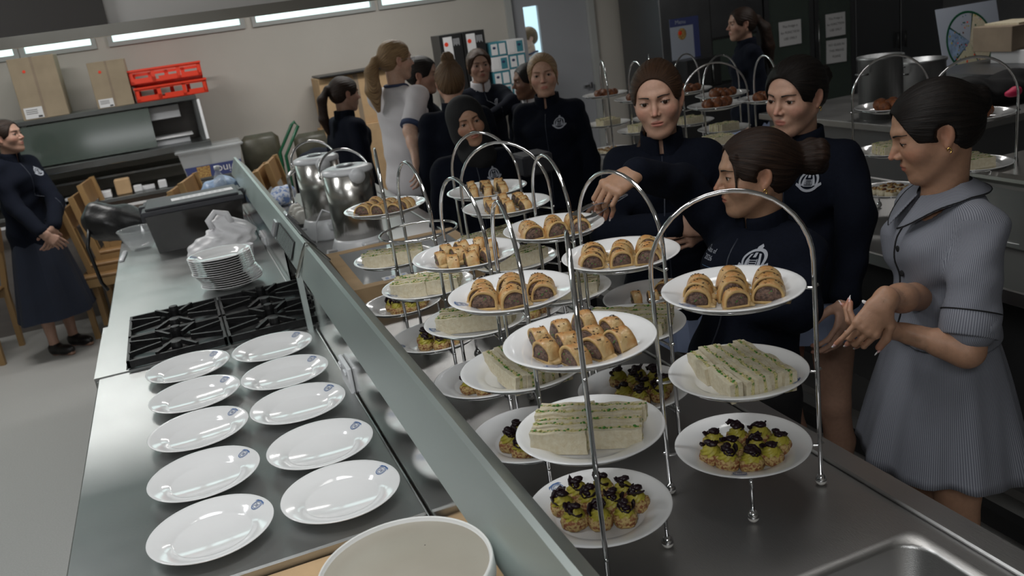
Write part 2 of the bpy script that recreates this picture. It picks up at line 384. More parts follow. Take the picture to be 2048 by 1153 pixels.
# service ridge between the benches
rg = thing('service_ridge', 'long stainless service duct ridge running between the two benches', 'service duct', (0, 0, 0))
prof = [(.280, 1.092), (.306, 1.165), (.3135, 1.186), (.3245, 1.187), (.376, 1.122), (.376, .905), (.362, .905), (.362, 1.10), (.30, 1.10), (.292, 1.086)]
for y0, y1 in ((.55, 2.862), (2.868, 5.65)):
    MB().prism(prof, y0, y1, 1).build('duct_cover', 'duct', rg)
b = MB(); b.box(.298, .55, .9, .306, 2.86, 1.10); b.build('splashback', 'mirror', rg)
b = MB(); b.box(.352, 2.86, .9, .36, 3.49, 1.10).box(.30, 3.49, .9, .306, 5.65, 1.10).box(.30, 3.49, .9, .36, 3.496, 1.10); b.build('splashback', 'mirror', rg)
b = MB(); b.box(.268, 2.875, .9, .286, 2.893, 1.095); b.build('support_post', 'duct', rg)
b = MB(); b.tube([(.268, 2.862, 1.088), (.305, 2.862, 1.17), (.318, 2.862, 1.192), (.33, 2.862, 1.187), (.382, 2.862, 1.12)], .006, 6); b.build('joint_strap', 'mirror', rg)
b = MB(); b.tube([(.293, .56, .902), (.293, 2.86, .902)], .002, 6).tube([(.288, 3.5, .905), (.288, 5.6, .905)], .004, 6); b.build('sealant_bead', 'bench', rg)
# louvre panels on both slopes
for side in (0, 1):
    v = MB(); sl = MB()
    if side == 0: A0, A1 = Vector((.281, 0, 1.104)), Vector((.303, 0, 1.160))
    else: A0, A1 = Vector((.370, 0, 1.132)), Vector((.331, 0, 1.181))
    dz = (A1-A0); ln = dz.length; ux = dz.normalized(); nrm = Vector((-ux.z, 0, ux.x)) if side == 0 else Vector((ux.z, 0, -ux.x))
    T = Matrix(((ux.x, 0, nrm.x, A0.x), (0, 1, 0, 3.05), (ux.z, 0, nrm.z, A0.z), (0, 0, 0, 1)))
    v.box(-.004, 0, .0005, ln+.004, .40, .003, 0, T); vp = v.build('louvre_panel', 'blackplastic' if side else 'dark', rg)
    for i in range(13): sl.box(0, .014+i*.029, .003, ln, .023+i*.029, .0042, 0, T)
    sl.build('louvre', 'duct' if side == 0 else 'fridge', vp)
    o = MB().box(.0, .42, .001, ln, .50, .012, 0, T, .003).build('outlet', 'silver', rg)
def gpo(px, py, X, sy, sz, label):
    d0 = _ray(px, py); t = X/d0.x; y, z = d0.y*t, CH+d0.z*t
    p = thing('power_outlet', label, 'power outlet', (X, y, z))
    MB().box(-.012, -sy/2, -sz/2, 0, sy/2, sz/2, 0, None, .003).build('plate', 'whiteplastic', p)
    for s in (-1, 1): MB().box(-.018, s*sy*.27-.012, sz*.18, -.012, s*sy*.27+.012, sz*.34, 0, None, .002).build('switch', 'whiteplastic', p)
    return p
gpo(698, 748, .297, .13, .078, 'white double power outlet on the splashback right of the empty plates')
gpo(530, 482, .300, .2, .075, 'white power outlet on the splashback beside the black crate')

# ------------------------------------------------------------------ serving bench with the sink
XR0, XR1 = .376, 1.089
CUT = (.50, .993, .42, 1.000)
serv = bench('serving_bench', 'long stainless serving bench carrying the cake stands with a sink at its near end', XR0, XR1, .2, 5.62, 'bench_r', cut=CUT)
b = MB(); b.box(1.035, .2, .9001, 1.089, 5.62, .909, b=.003).box(1.085, .2, .855, 1.091, 5.62, .905); b.build('raised_rim', 'bench_r', serv)
# rounded bowl
def rrect(x0, x1, y0, y1, r, n=6):
    p = []
    for cx, cy, a in ((x1-r, y1-r, 0), (x0+r, y1-r, 90), (x0+r, y0+r, 180), (x1-r, y0+r, 270)):
        for i in range(n+1): t = math.radians(a+90*i/n); p.append((cx+r*math.cos(t), cy+r*math.sin(t)))
    return p
snk = MB(); loops = [(rrect(CUT[0]-.012, CUT[1]+.012, CUT[2]-.012, CUT[3]+.012, .02), .9012), (rrect(CUT[0]+.008, CUT[1]-.008, CUT[2]+.008, CUT[3]-.008, .05), .902), (rrect(CUT[0]+.012, CUT[1]-.012, CUT[2]+.012, CUT[3]-.012, .05), .895), (rrect(CUT[0]+.02, CUT[1]-.02, CUT[2]+.02, CUT[3]-.02, .05), .66), (rrect(CUT[0]+.05, CUT[1]-.05, CUT[2]+.05, CUT[3]-.05, .04), .64)]
vv = []; ff = []; k = len(loops[0][0])
for lp, z in loops: vv += [(x, y, z) for x, y in lp]
for i in range(len(loops)-1):
    for q in range(k): ff.append((i*k+q, i*k+(q+1) % k, (i+1)*k+(q+1) % k, (i+1)*k+q))
ff.append(tuple((len(loops)-1)*k+q for q in range(k)))
new_obj('sink_bowl', vv, ff, 'bench_r', serv)
p = PZ(1805, 1149, .93)
tp = thing('sink_tap', 'chrome tap spout end over the sink at lower right', 'tap', (p.x, p.y, .90))
tp.location = (.44, .80, .9)
MB().lathe([(.026, 0), (.026, .012), (.018, .02), (.016, .06), (.0, .062)], 20).build('base', 'chrome', tp, True)
MB().tube([(0, 0, .05), (0, 0, .085), (.03, 0, .10), (.30, .07, .075), (.33, .077, .065), (.335, .078, .045)], .012, 12).build('spout', 'chrome', tp, True)
MB().tube([(0, 0, .055), (-.02, -.05, .07)], .006, 8).build('lever', 'chrome', tp, True)

# ------------------------------------------------------------------ back bench in the middle of the room
back = bench('centre_bench', 'stainless centre bench behind the students carrying the second group of stands', 2.04, 2.72, .6, 4.72, 'bench_r')
box_obj('back_rail', 2.70, .6, .9, 2.72, 4.72, .93, 'bench_r', back)
b = MB(); b.box(2.06, .65, .10, 2.10, 4.6, .16).box(2.3, .7, .25, 2.68, 4.6, .80); b.build('under_bench_cupboard', 'dark', back)
# ------------------------------------------------------------------ crockery
def crest_verts(s):                      # blue printed crest: ring, dots, letters; lies in xy, radius s
    b = MB()
    def ring(r0, r1, n=28):
        a = np.linspace(0, 2*PI, n, endpoint=False); v = [(r0*math.cos(t), r0*math.sin(t), 0) for t in a]+[(r1*math.cos(t), r1*math.sin(t), 0) for t in a]
        b.add(v, [(i, (i+1) % n, (i+1) % n+n, i+n) for i in range(n)])
    ring(s*.86, s*1.0); ring(s*.60, s*.68, 20)
    for k in range(16):
        t = k*PI/8; c = Vector((math.cos(t)*s*.77, math.sin(t)*s*.77, 0)); b.box(c.x-.05*s, c.y-.035*s, -.0002, c.x+.05*s, c.y+.035*s, .0002)
    for x in (-.34, -.08, .2):
        b.box(s*x, -s*.28, -.0002, s*(x+.09), s*.28, .0002)
    b.box(-s*.34, s*.2, -.0002, s*.02, s*.28, .0002).box(s*.2, -s*.28, -.0002, s*.42, -s*.2, .0002).box(s*.2, s*.2, -.0002, s*.42, s*.28, .0002).box(-s*.3, -s*.04, -.0002, s*.0, s*.04, .0002)
    b.add([(-s*1.25, -s*.5, 0), (-s*.95, -s*.95, 0), (0, -s*1.12, 0), (s*.95, -s*.95, 0), (s*1.25, -s*.5, 0), (s*.85, -s*.72, 0), (0, -s*.98, 0), (-s*.85, -s*.72, 0)], [(0, 1, 7), (1, 2, 6, 7), (2, 3, 5, 6), (3, 4, 5)])
    return np.concatenate(b.v), b.f
CRV, CRF = crest_verts(.0125)
PLP = [(.0, .0), (.072, .0), (.074, .0005), (.078, .004), (.083, .009), (.100, .0155), (.118, .0205), (.1245, .0225), (.125, .0238), (.1235, .0245), (.117, .0232), (.1, .0182), (.085, .0125), (.0795, .0078), (.075, .0050), (.0, .0044)]
def mk_mesh_only(o):
    me = o.data; bpy.data.objects.remove(o); return me
PLATE_ME = mk_mesh_only(MB().lathe([(r*.125/.125, z) for r, z in PLP], 96).build('plate', 'china', None, True))
SPL_ME = mk_mesh_only(MB().lathe([(max(r, 0), z*.9) for r, z in PLP], 40).build('plate', 'china', None, True))
_c = CRV.copy(); _c[:, 2] = 0
CREST_ME = mk_mesh_only(new_obj('crest', _c, CRF, 'print', None, None, False))
def plate(loc, label, group, ang=None, me=None, sc=1.):
    o = bpy.data.objects.new('plate', me or PLATE_ME); COL.objects.link(o); o.location = loc; o.scale = (sc,)*3
    tag(o, label, 'plate', group)
    if ang is not None:
        c = bpy.data.objects.new('printed_crest', CREST_ME); COL.objects.link(c); c.parent = o
        r = .103; dr = Vector((math.cos(ang), math.sin(ang), 0)); up = Vector((-dr.x*.30, -dr.y*.30, .955)).normalized()
        x = Vector((-dr.y, dr.x, 0)); y = up.cross(x)
        c.matrix_local = Matrix(((x.x, y.x, up.x, dr.x*r), (x.y, y.y, up.y, dr.y*r), (x.z, y.z, up.z, .0193+.0006), (0, 0, 0, 1)))
        c['label'] = 'blue printed crest on the plate rim'
    return o
ordn = ['nearest', 'second nearest', 'third', 'fourth', 'farthest']
LP = [(-.110, 1.708), (-.110, 1.968), (-.110, 2.236), (-.108, 2.493), (-.118, 2.746)]
RP = [(.153, 1.697), (.153, 1.949), (.142, 2.226), (.142, 2.48), (.137, 2.735)]
for side, lst in (('left', LP), ('right', RP)):
    for i, (x, y) in enumerate(lst):
        w = ordn[i] if i in (0, 1, 4) else {2: 'middle', 3: 'fourth nearest'}[i]
        plate((x, y, ZB), 'empty white china plate, %s in the %s row on the left bench' % (w, side), 'empty plates on the left bench', math.radians(22+4*i+(2 if side == 'left' else 0)))
# stack of plates
sx, sy = .082, 3.70
for i in range(14):
    dx = .006*math.sin(i*.9)*(i < 8)-.0012*i; dy = -.0035*i
    w = 'topmost' if i == 13 else 'bottom' if i == 0 else '%s from the bottom' % ['', 'second', 'third', 'fourth', 'fifth', 'sixth', 'seventh', 'eighth', 'ninth', 'tenth', 'eleventh', 'twelfth', 'thirteenth'][i]
    plate((sx+dx+(.007 if i < 6 else -.003), sy+dy, ZB+i*.0100), 'white china plate, %s in the leaning stack by the hob' % w, 'stacked plates by the hob', math.radians(160) if i == 13 else None, sc=1.0)

# ------------------------------------------------------------------ cake stands
ARCH_R = .14; RING_R = .104
def stand_mesh_parts(top=.582, tiers=(.075, .225, .385)):
    spring = top-.14; n = 20
    path = [(ARCH_R, 0, .016), (ARCH_R, 0, spring*.5), (ARCH_R, 0, spring)]+[(ARCH_R*math.cos(t), 0, spring+.14*math.sin(t)) for t in np.linspace(0, PI, n)[1:-1]]+[(-ARCH_R, 0, spring), (-ARCH_R, 0, spring*.5), (-ARCH_R, 0, .016)]
    return path
_arch = mk_mesh_only(MB().tube(stand_mesh_parts(), .0043, 10).build('arch', 'chrome', None, True))
_a = np.linspace(0, 2*PI, 40, endpoint=False)
_ring = mk_mesh_only(MB().tube([(RING_R*math.cos(t), RING_R*math.sin(t), 0) for t in _a], .0036, 8, True)
                     .tube([(RING_R, 0, 0), (ARCH_R-.004, 0, -.004), (ARCH_R+.007, 0, .002)], .003, 6).tube([(-RING_R, 0, 0), (-ARCH_R+.004, 0, -.004), (-ARCH_R-.007, 0, .002)], .003, 6).build('tier_ring', 'chrome', None, True))
_legf = mk_mesh_only(MB().tube([(0, -RING_R, .0865), (0, -RING_R-.006, .078), (0, -RING_R-.006, .016)], .0036, 8).build('foot_leg', 'chrome', None, True))
_ball = mk_mesh_only(MB().sphere((0, 0, .0105), .0105, 14, 1).lathe([(.0045, .024), (.0085, .019), (.0108, .0125), (.0108, .011)], 14, 0).build('ball_foot', ['chrome', 'cup'], None, True))
def link(me, name, parent, loc=(0, 0, 0), rz=0.):
    o = bpy.data.objects.new(name, me); COL.objects.link(o); o.parent = parent; o.location = loc; o.rotation_euler = (0, 0, rz); return o
def stand(x, y, ang, label, group, tiers=(.075, .225, .385), z0=ZB):
    t = thing('cake_stand', label, 'cake stand', (x, y, z0), math.radians(ang), group)
    link(_arch, 'arch', t)
    for z in tiers: link(_ring, 'tier_ring', t, (0, 0, z+.0125))
    for s in (0, 1):
        link(_legf, 'foot_leg', t, rz=s*PI); link(_ball, 'ball_foot', t, (0, (-1, 1)[s]*(RING_R+.006), 0)); link(_ball, 'ball_foot', t, ((-1, 1)[s]*ARCH_R, 0, 0))
    return t

# ------------------------------------------------------------------ food
def jitter(v, a, seed):
    r = np.random.RandomState(seed); return v+r.normal(0, a, v.shape)
def d_poly(w, h, n=18, flat=.25):          # bread-loaf section, base on z=0
    p = []
    for i in range(n+1):
        t = PI*i/n; p.append((w*math.cos(t)*(1+.05*math.sin(2*t)), h*(math.sin(t)**.75)))
    return p
def roll_meshes(seed, w=.0245, h=.041, L=.03):
    r = random.Random(seed); n = 18; seg = 5; th = .005
    def loft(wf, hf, z0, ylist, close_ends, m, b, bulge=0):
        v = []
        for j, y in enumerate(ylist):
            k = 1+.03*math.sin(seed+j*1.7)
            for (px, pz) in d_poly(wf*k, hf*k, n): v.append((px+.001*math.sin(seed+px*200), y, z0+max(0, pz)+(.0006*math.sin(px*300+y*200+seed) if pz > .002 else 0)))
        m_ = len(ylist); q = n+1; f = []
        for j in range(m_-1):
            for i in range(q): f.append((j*q+i, (j+1)*q+i, (j+1)*q+(i+1) % q, j*q+(i+1) % q))
        if close_ends: f += [tuple(range(q)), tuple((m_-1)*q+i for i in range(q))[::-1]]
        b.add(v, f, m); return v
    ys = np.linspace(-L/2, L/2, seg)
    p = MB(); ins = .0052
    # shell: outer, inner and the two end rims
    out = []; inn = []
    for j, y in enumerate(ys):
        k = 1+.035*math.sin(seed*1.3+j*1.4)
        o_ = [(px*k+.0012*math.sin(seed*2+pz*90), y+.0012*math.sin(pz*150+seed+j), max(0, pz)*k) for px, pz in d_poly(w, h, n)]
        i_ = [(px*k+.0012*math.sin(seed*2+pz*90), y+.0012*math.sin(pz*150+seed+j), ins+max(0, pz)*k) for px, pz in d_poly(w-ins, h-2*ins, n)]
        out += o_; inn += i_
    q = n+1; N0 = len(out); v = out+inn; f = []; mi = []
    for j in range(seg-1):
        for i in range(q):
            i2 = (i+1) % q
            f.append((j*q+i, (j+1)*q+i, (j+1)*q+i2, j*q+i2)); f.append((N0+j*q+i, N0+j*q+i2, N0+(j+1)*q+i2, N0+(j+1)*q+i))
    e = (seg-1)*q
    p.add(v, f, 0)
    f2 = []
    for i in range(q):
        i2 = (i+1) % q; f2.append((i, i2, N0+i2, N0+i)); f2.append((e+i, N0+e+i, N0+e+i2, e+i2))
    p.f += [tuple(x) for x in f2]; p.m += [1]*len(f2)
    # tail flap of dough on one side
    tl = []; 
    for y in ys: tl += [(w*.9, y*1.02, .0005), (w*1.28, y*1.05, .0005), (w*1.34, y*1.02, .0035), (w*1.22, y, .0062), (w*.96, y, .0105)]
    f3 = [(j*5+i, (j+1)*5+i, (j+1)*5+(i+1) % 5, j*5+(i+1) % 5) for j in range(seg-1) for i in range(5)]+[(4, 3, 2, 1, 0), tuple((seg-1)*5+i for i in range(5))]
    p.add(tl, f3, 0)
    me = mk_mesh_only(p.build('pastry', ['pastry', 'pastry_in'], None, True))
    b = MB(); yy = [-L/2-.0012, -L/2+.0015, L/2-.0015, L/2+.0012]; v = []
    for j, y in enumerate(yy):
        s = .92 if j in (0, 3) else 1.0
        for px, pz in d_poly((w-ins)*s, (h-2*ins)*s, n): v.append((px, y+.0008*math.sin(px*400+pz*300+seed), ins+max(0, pz)+.0005))
    f = [(j*q+i, (j+1)*q+i, (j+1)*q+(i+1) % q, j*q+(i+1) % q) for j in range(3) for i in range(q)]+[tuple(range(q)), tuple(3*q+i for i in range(q))[::-1]]
    b.add(v, f)
    for k in range(3):
        x = r.uniform(-.012, .012); z = r.uniform(.01, .026); b.sphere((x, -L/2-.0014, z), (.0016, .001, .0012), 6, 1)
    me2 = mk_mesh_only(b.build('filling', ['meat', 'herb'], None, True))
    b = MB()
    for k in range(9):
        t = r.uniform(.7, 2.4); y = r.uniform(-L/2.4, L/2.4); T = RT((w*math.cos(t), y, h*math.sin(t)**.75+.0006), r.uniform(0, 3))
        b.box(-.0017, -.0005, -.0006, .0017, .0005, .0006, 0, T)
    me3 = mk_mesh_only(b.build('seeds', ['seed'], None))
    return me, me2, me3
ROLLS = [roll_meshes(s, .0252+.0016*(s % 3), .0375+.0018*(s % 4)*.6, .0225+.0022*(s % 3)) for s in range(6)]
def sand_meshes(seed, L=.098, tone='bread'):
    r = random.Random(seed); T = .0086; fl = .0060; H = .036
    out = []
    for k in (0, 1):
        nx, nz = 9, 4; v = []; y0 = -fl/2-T if k == 0 else fl/2; y1 = y0+T
        b = MB(); 
        for y in (y0, y1):
            for i in range(nx+1):
                for j in range(nz+1):
                    x = -L/2+L*i/nx; z = H*j/nz+(.0012*math.sin(i*1.3+seed+k) if j == nz else 0)+(.0004 if j == 0 else 0)
                    v.append((x+(.001*math.sin(j*2+seed) if i in (0, nx) else 0), y+.0009*math.sin(i*.9+j+seed*2+k), z))
        q = nz+1; N0 = (nx+1)*q; f = []
        for i in range(nx):
            for j in range(nz):
                a = i*q+j; f.append((a, a+q, a+q+1, a+1)); f.append((N0+a, N0+a+1, N0+a+q+1, N0+a+q))
        for i in range(nx):
            a = i*q; f.append((a, N0+a, N0+a+q, a+q)); a += nz; f.append((a, a+q, N0+a+q, N0+a))
        for j in range(nz):
            a = j; f.append((a, a+1, N0+a+1, N0+a)); a = nx*q+j; f.append((a, N0+a, N0+a+1, a+1))
        out.append(mk_mesh_only(b.add(v, f).build('bread', tone, None, False)))
    b = MB(); b.box(-L/2+.0005, -fl/2-.0004, .001, L/2-.0005, fl/2+.0004, H-.0008)
    for k in range(54):
        x = r.uniform(-L/2, L/2); z = H-.0002+r.uniform(-.0006, .0016); s = r.uniform(.0009, .0026)
        b.sphere((x, r.uniform(-.0034, .0034), z), (s*1.4, s, s*.7), 5, 1 if r.random() < .3 else 0)
    for k in range(12):
        s = r.uniform(.001, .002); b.sphere((L/2*r.choice((-1, 1)), r.uniform(-.0015, .0015), r.uniform(.004, H-.004)), (s*.8, s, s*1.4), 5, 1 if r.random() < .3 else 0)
    out.append(mk_mesh_only(b.build('filling', ['egg', 'herb'], None, False)))
    return out
SANDS = [sand_meshes(s, .096+.004*(s % 3), 'bread') for s in range(5)]
def swirl(seed):
    r = random.Random(seed); n = 30; rings = 10; v = []
    for j in range(rings):
        t = j/(rings-1); rad = .0155*(1-t**1.6)*(.92+.08*math.sin(seed))+.0008
        z = .0005+.0195*t; tw = t*2.6+seed
        for i in range(n):
            a = 2*PI*i/n; k = 1+.17*math.cos(7*(a-tw)); v.append((rad*k*math.cos(a), rad*k*math.sin(a), z+.0007*math.cos(3*a+seed)))
    f = [(j*n+i, j*n+(i+1) % n, (j+1)*n+(i+1) % n, (j+1)*n+i) for j in range(rings-1) for i in range(n)]+[tuple((rings-1)*n+i for i in range(n))]
    return v, f
def tartlet_meshes(seed):
    r = random.Random(seed); n = 26
    b = MB(); prof = [(0, 0), (.0175, .0), (.0192, .003), (.0195, .011), (.0185, .0165), (.014, .0185), (0, .0185)]; b.lathe(prof, n)
    v = b.v[0]; a = np.arctan2(v[:, 1], v[:, 0]); v[:, :2] *= (1+.045*np.sin(5*a+seed)+.03*np.sin(11*a+seed*2+v[:, 2]*500))[:, None]; v[:, 2] += np.where(v[:, 2] > .01, .0012*np.sin(6*a+seed), 0)
    m1 = mk_mesh_only(b.build('base', 'crumpet', None, True))
    v, f = swirl(seed); v = np.array(v); v[:, 2] += .0165
    m2 = mk_mesh_only(new_obj('cream', v, f, 'cream'))
    # curled crisp
    b = MB(); vv = []; k = 14; ph = r.uniform(0, 6)
    for i in range(k):
        t = i/(k-1); a = ph+t*3.6; rr = .005+.0085*t
        x, y = rr*math.cos(a), rr*math.sin(a); z = .031+.006*math.sin(t*4+seed)-.004*t; hh = .0055+.0018*math.sin(i*2.1+seed)
        dx, dy = math.cos(a)*.0022, math.sin(a)*.0022
        for dd in (0, 1): vv += [(x+dx*dd, y+dy*dd, z), (x+dx*(1.8+dd), y+dy*(1.8+dd), z+hh)]
    f = []
    for i in range(k-1):
        a = i*4; f += [(a, a+4, a+5, a+1), (a+2, a+3, a+7, a+6), (a+1, a+5, a+7, a+3), (a, a+2, a+6, a+4)]
    f += [(0, 1, 3, 2), ((k-1)*4, (k-1)*4+2, (k-1)*4+3, (k-1)*4+1)]
    b.add(vv, f); b.sphere((.002*math.cos(ph), .002*math.sin(ph), .034), (.0105, .007, .005), 8); b.sphere((-.004*math.cos(ph+1), -.004*math.sin(ph+1), .037), (.008, .006, .0045), 8); b.sphere((.006*math.cos(ph+2), .006*math.sin(ph+2), .030), (.005, .008, .005), 8)
    w = np.concatenate(b.v); w += np.random.RandomState(seed).normal(0, .0005, w.shape); b.v = [w]
    m3 = mk_mesh_only(b.build('crisp', 'crisp', None, True))
    return m1, m2, m3
TARTS = [tartlet_meshes(s) for s in range(6)]
def lump_mesh(seed, mats=('muffin',), r0=.02):
    b = MB().sphere((0, 0, r0*.9), (r0, r0*.96, r0*.92), 12); v = b.v[0]; rs = np.random.RandomState(seed)
    for k in range(6):
        d = rs.normal(0, 1, 3); d /= np.linalg.norm(d); p = (v-[0, 0, r0*.9])@d/r0; v += np.outer(np.clip(p-.4, 0, 1)*.25*r0*rs.uniform(-.5, 1), d)
    v[:, 2] = np.maximum(v[:, 2], 0)
    return mk_mesh_only(b.build('browned_ball', list(mats), None, True))
LUMPS = [lump_mesh(s) for s in range(4)]
def cube_tart(seed):
    b = MB(); b.box(-.017, -.017, 0, .017, .017, .02, 0, None, .003); m1 = mk_mesh_only(b.build('base', 'bread', None, True))
    b = MB(); rs = random.Random(seed)
    for k in range(9): b.sphere((rs.uniform(-.012, .012), rs.uniform(-.012, .012), .021), (.007, .006, .005), 6, k % 2)
    return m1, mk_mesh_only(b.build('topping', ['tart', 'muffin'], None, True))
CTARTS = [cube_tart(s) for s in range(3)]

def rank_words(items, rows, noun, where):
    """items: list of (obj, x, y); label every one by its place on its plate as seen from the benches' near end"""
    vd = Vector((_fw.x, _fw.y)).normalized(); sd = Vector((_r.x, _r.y)).normalized()
    it = sorted(items, key=lambda t: Vector((t[1], t[2])).dot(vd)); n = len(it); rows = min(rows, n)
    rn = {1: ['only'], 2: ['front', 'back'], 3: ['front', 'middle', 'back'], 4: ['front', 'second', 'third', 'back'], 5: ['front', 'second', 'third', 'fourth', 'back'], 6: ['front', 'second', 'third', 'fourth', 'fifth', 'back']}[rows]
    per = [n//rows+(1 if i < n % rows else 0) for i in range(rows)]; k = 0
    for r_, c in enumerate(per):
        row = sorted(it[k:k+c], key=lambda t: Vector((t[1], t[2])).dot(sd)); k += c
        for i, t in enumerate(row):
            if c == 1: w = 'alone in'
            elif i == 0: w = 'leftmost in'
            elif i == c-1: w = 'rightmost in'
            elif c == 3: w = 'centre of'
            else: w = ['', 'second from left in', 'third from left in', 'fourth from left in'][min(i, 3)]
            t[0]['label'] = '%s, %s %s row, %s' % (noun, w, rn[r_], where)
TIERW = {0: 'bottom', 1: 'middle', 2: 'top'}
def place(meshes, names, loc, rz, cat, group, name):
    t = thing(name, None, cat, loc, rz, group)
    for me, nm in zip(meshes, names): link(me, nm, t)
    return t
def put_rolls(cx, cy, z, cols, face_deg, n, tagw, seed, pitch=(.052, .033)):
    """cols columns of n slices; the cut faces look along face_deg"""
    r = random.Random(seed); a = math.radians(face_deg); d = Vector((math.cos(a), math.sin(a))); s = Vector((-d.y, d.x)); items = []
    counts = n if isinstance(n, (list, tuple)) else [n]*cols
    for c, k in enumerate(counts):
        for i in range(k):
            off = s*((c-(len(counts)-1)/2)*pitch[0]+r.uniform(-.003, .003))+d*(-((i-(k-1)/2)*pitch[1])+r.uniform(-.002, .002))
            p = Vector((cx, cy))+off; me = ROLLS[r.randrange(6)]
            o = place(me, ('pastry', 'filling', 'seeds'), (p.x, p.y, z), a+PI/2+r.uniform(-.28, .28), 'sausage roll', 'sausage rolls on the '+tagw, 'sausage_roll'); s_ = r.uniform(.92, 1.02); o.scale = (s_, s_*1.05, s_*.96)
            items.append((o, p.x, p.y))
    rank_words(items, max(counts), 'sausage roll slice', tagw)
def put_sands(cx, cy, z, deg, rows, tagw, seed, pitch=.0242):
    r = random.Random(seed); a = math.radians(deg); d = Vector((math.cos(a), math.sin(a))); s = Vector((-d.y, d.x)); items = []
    for c, k in enumerate(rows):
        for i in range(k):
            off = d*((c-(len(rows)-1)/2)*.0985*(1 if len(rows) > 1 else 0)*.92+r.uniform(-.003, .003))+s*((i-(k-1)/2)*pitch+(.004 if c else 0))
            p = Vector((cx, cy))+off
            sc = .92 if len(rows) > 1 else 1.0
            o = place(SANDS[r.randrange(5)], ('bread', 'bread', 'filling'), (p.x, p.y, z), a+r.uniform(-.05, .05), 'sandwich', 'finger sandwiches on the '+tagw, 'finger_sandwich')
            o.scale = (sc*r.uniform(.95, 1.03), 1.0, r.uniform(.92, 1.12)); o.rotation_euler.x = r.uniform(-.07, .07); items.append((o, p.x, p.y))
    rank_words(items, max(rows), 'egg finger sandwich', tagw)
TPOS = [(-.062, -.018), (-.04, -.05), (0, -.062), (.042, -.048), (.064, -.012), (-.022, -.012), (.02, -.02), (-.045, .026), (-.002, .032), (.042, .03)]
def put_tarts(cx, cy, z, tagw, seed, n=10, rot=0.):
    r = random.Random(seed); items = []; ca, sa = math.cos(rot), math.sin(rot)
    for (x, y) in TPOS[:n]:
        x, y = x*ca-y*sa+r.uniform(-.002, .002), x*sa+y*ca+r.uniform(-.002, .002)
        o = place(TARTS[r.randrange(6)], ('base', 'cream', 'crisp'), (cx+x, cy+y, z), r.uniform(0, 6), 'tartlet', 'avocado topped tartlets on the '+tagw, 'tartlet')
        q_ = r.uniform(1.08, 1.2); o.scale = (q_, q_, r.uniform(1.0, 1.16)); items.append((o, cx+x, cy+y))
    rank_words(items, 3, 'savoury tartlet', tagw)
def put_balls(cx, cy, z, tagw, seed, n=8):
    r = random.Random(seed); items = []
    pos = [(-.05, -.02), (-.015, -.03), (.02, -.028), (.053, -.01), (-.035, .02), (0, .01), (.035, .025), (0, .045)][:n]
    for k, (x, y) in enumerate(pos):
        o = bpy.data.objects.new('browned_ball', LUMPS[r.randrange(4)]); COL.objects.link(o); o.location = (cx+x, cy+y, z); o.rotation_euler.z = r.uniform(0, 6); s = r.uniform(.95, 1.15); o.scale = (s, s, s*1.05)
        tag(o, None, 'savoury ball', 'browned savoury balls on the '+tagw); items.append((o, cx+x, cy+y))
    rank_words(items, 2, 'browned ball', tagw)
def put_cubes(cx, cy, z, tagw, seed, n=9):
    r = random.Random(seed); items = []
    for k in range(n):
        x, y = (k % 3-1)*.041, (k//3-1)*.041
        o = place(CTARTS[r.randrange(3)], ('base', 'topping'), (cx+x, cy+y, z), r.uniform(-.2, .2), 'tart', 'square topped tarts on the '+tagw, 'square_tart'); items.append((o, cx+x, cy+y))
    rank_words(items, 3, 'square topped tart', tagw)

TZ = (.075, .225, .385)
# x, y, arch angle, words, contents of the tiers (top, middle, bottom), crest angles
ST = [
 (.850, 1.268, -28, 'nearest aisle-side stand', ('r', dict(cols=3, face_deg=-122, n=[3, 4, 3], pitch=(.060, .034))), ('s', -98, (5, 5)), ('t', 10), (190, -62, -128)),
 (.530, 1.230, 67, 'nearest ridge-side stand', ('r', dict(cols=3, face_deg=-174, n=[3, 4, 3], pitch=(.053, .042))), ('s', -32, (5, 4)), ('t', 10), (-138, 12, 110)),
 (.538, 1.550, 80, 'second ridge-side stand', ('r', dict(cols=3, face_deg=-108, n=[3, 4, 3], pitch=(.057, .033))), ('s', -88, (4, 5)), ('t', 9), (178, None, None)),
 (.560, 1.890, -87, 'third ridge-side stand', ('r', dict(cols=3, face_deg=172, n=[3, 4, 3], pitch=(.052, .040))), ('s', -28, (4, 4)), ('t', 9), (-150, 180, None)),
 (.545, 2.250, -88, 'ridge-side stand with bare top ring', None, ('s', -25, (4, 4)), ('t', 9), (None, -170, 180)),
 (.545, 2.618, 79, 'farthest ridge-side stand', ('r', dict(cols=3, face_deg=-135, n=[3, 3, 3], pitch=(.056, .034))), ('s', -20, (4, 4)), ('t', 9), (None, 180, None)),
 (.812, 1.613, -80, 'second aisle-side stand', ('r', dict(cols=3, face_deg=-118, n=[3, 3, 3], pitch=(.059, .036))), ('s', -42, (5, 5)), ('t', 9), (None, None, None)),
 (.808, 1.949, 85, 'third aisle-side stand', ('r', dict(cols=3, face_deg=-104, n=[3, 3, 3], pitch=(.058, .031))), ('s', -32, (4, 4)), ('t', 9), (None, None, None)),
 (.818, 2.295, -48, 'fourth aisle-side stand', ('r', dict(cols=3, face_deg=168, n=[3, 3, 3], pitch=(.051, .044))), ('s', 3, (4, 4)), ('t', 9), (-160, None, None)),
 (.856, 2.560, -62, 'farthest aisle-side stand', ('r', dict(cols=3, face_deg=166, n=[3, 3, 3], pitch=(.051, .044))), ('s', 3, (4, 4)), ('t', 6), (None, None, None)),
]
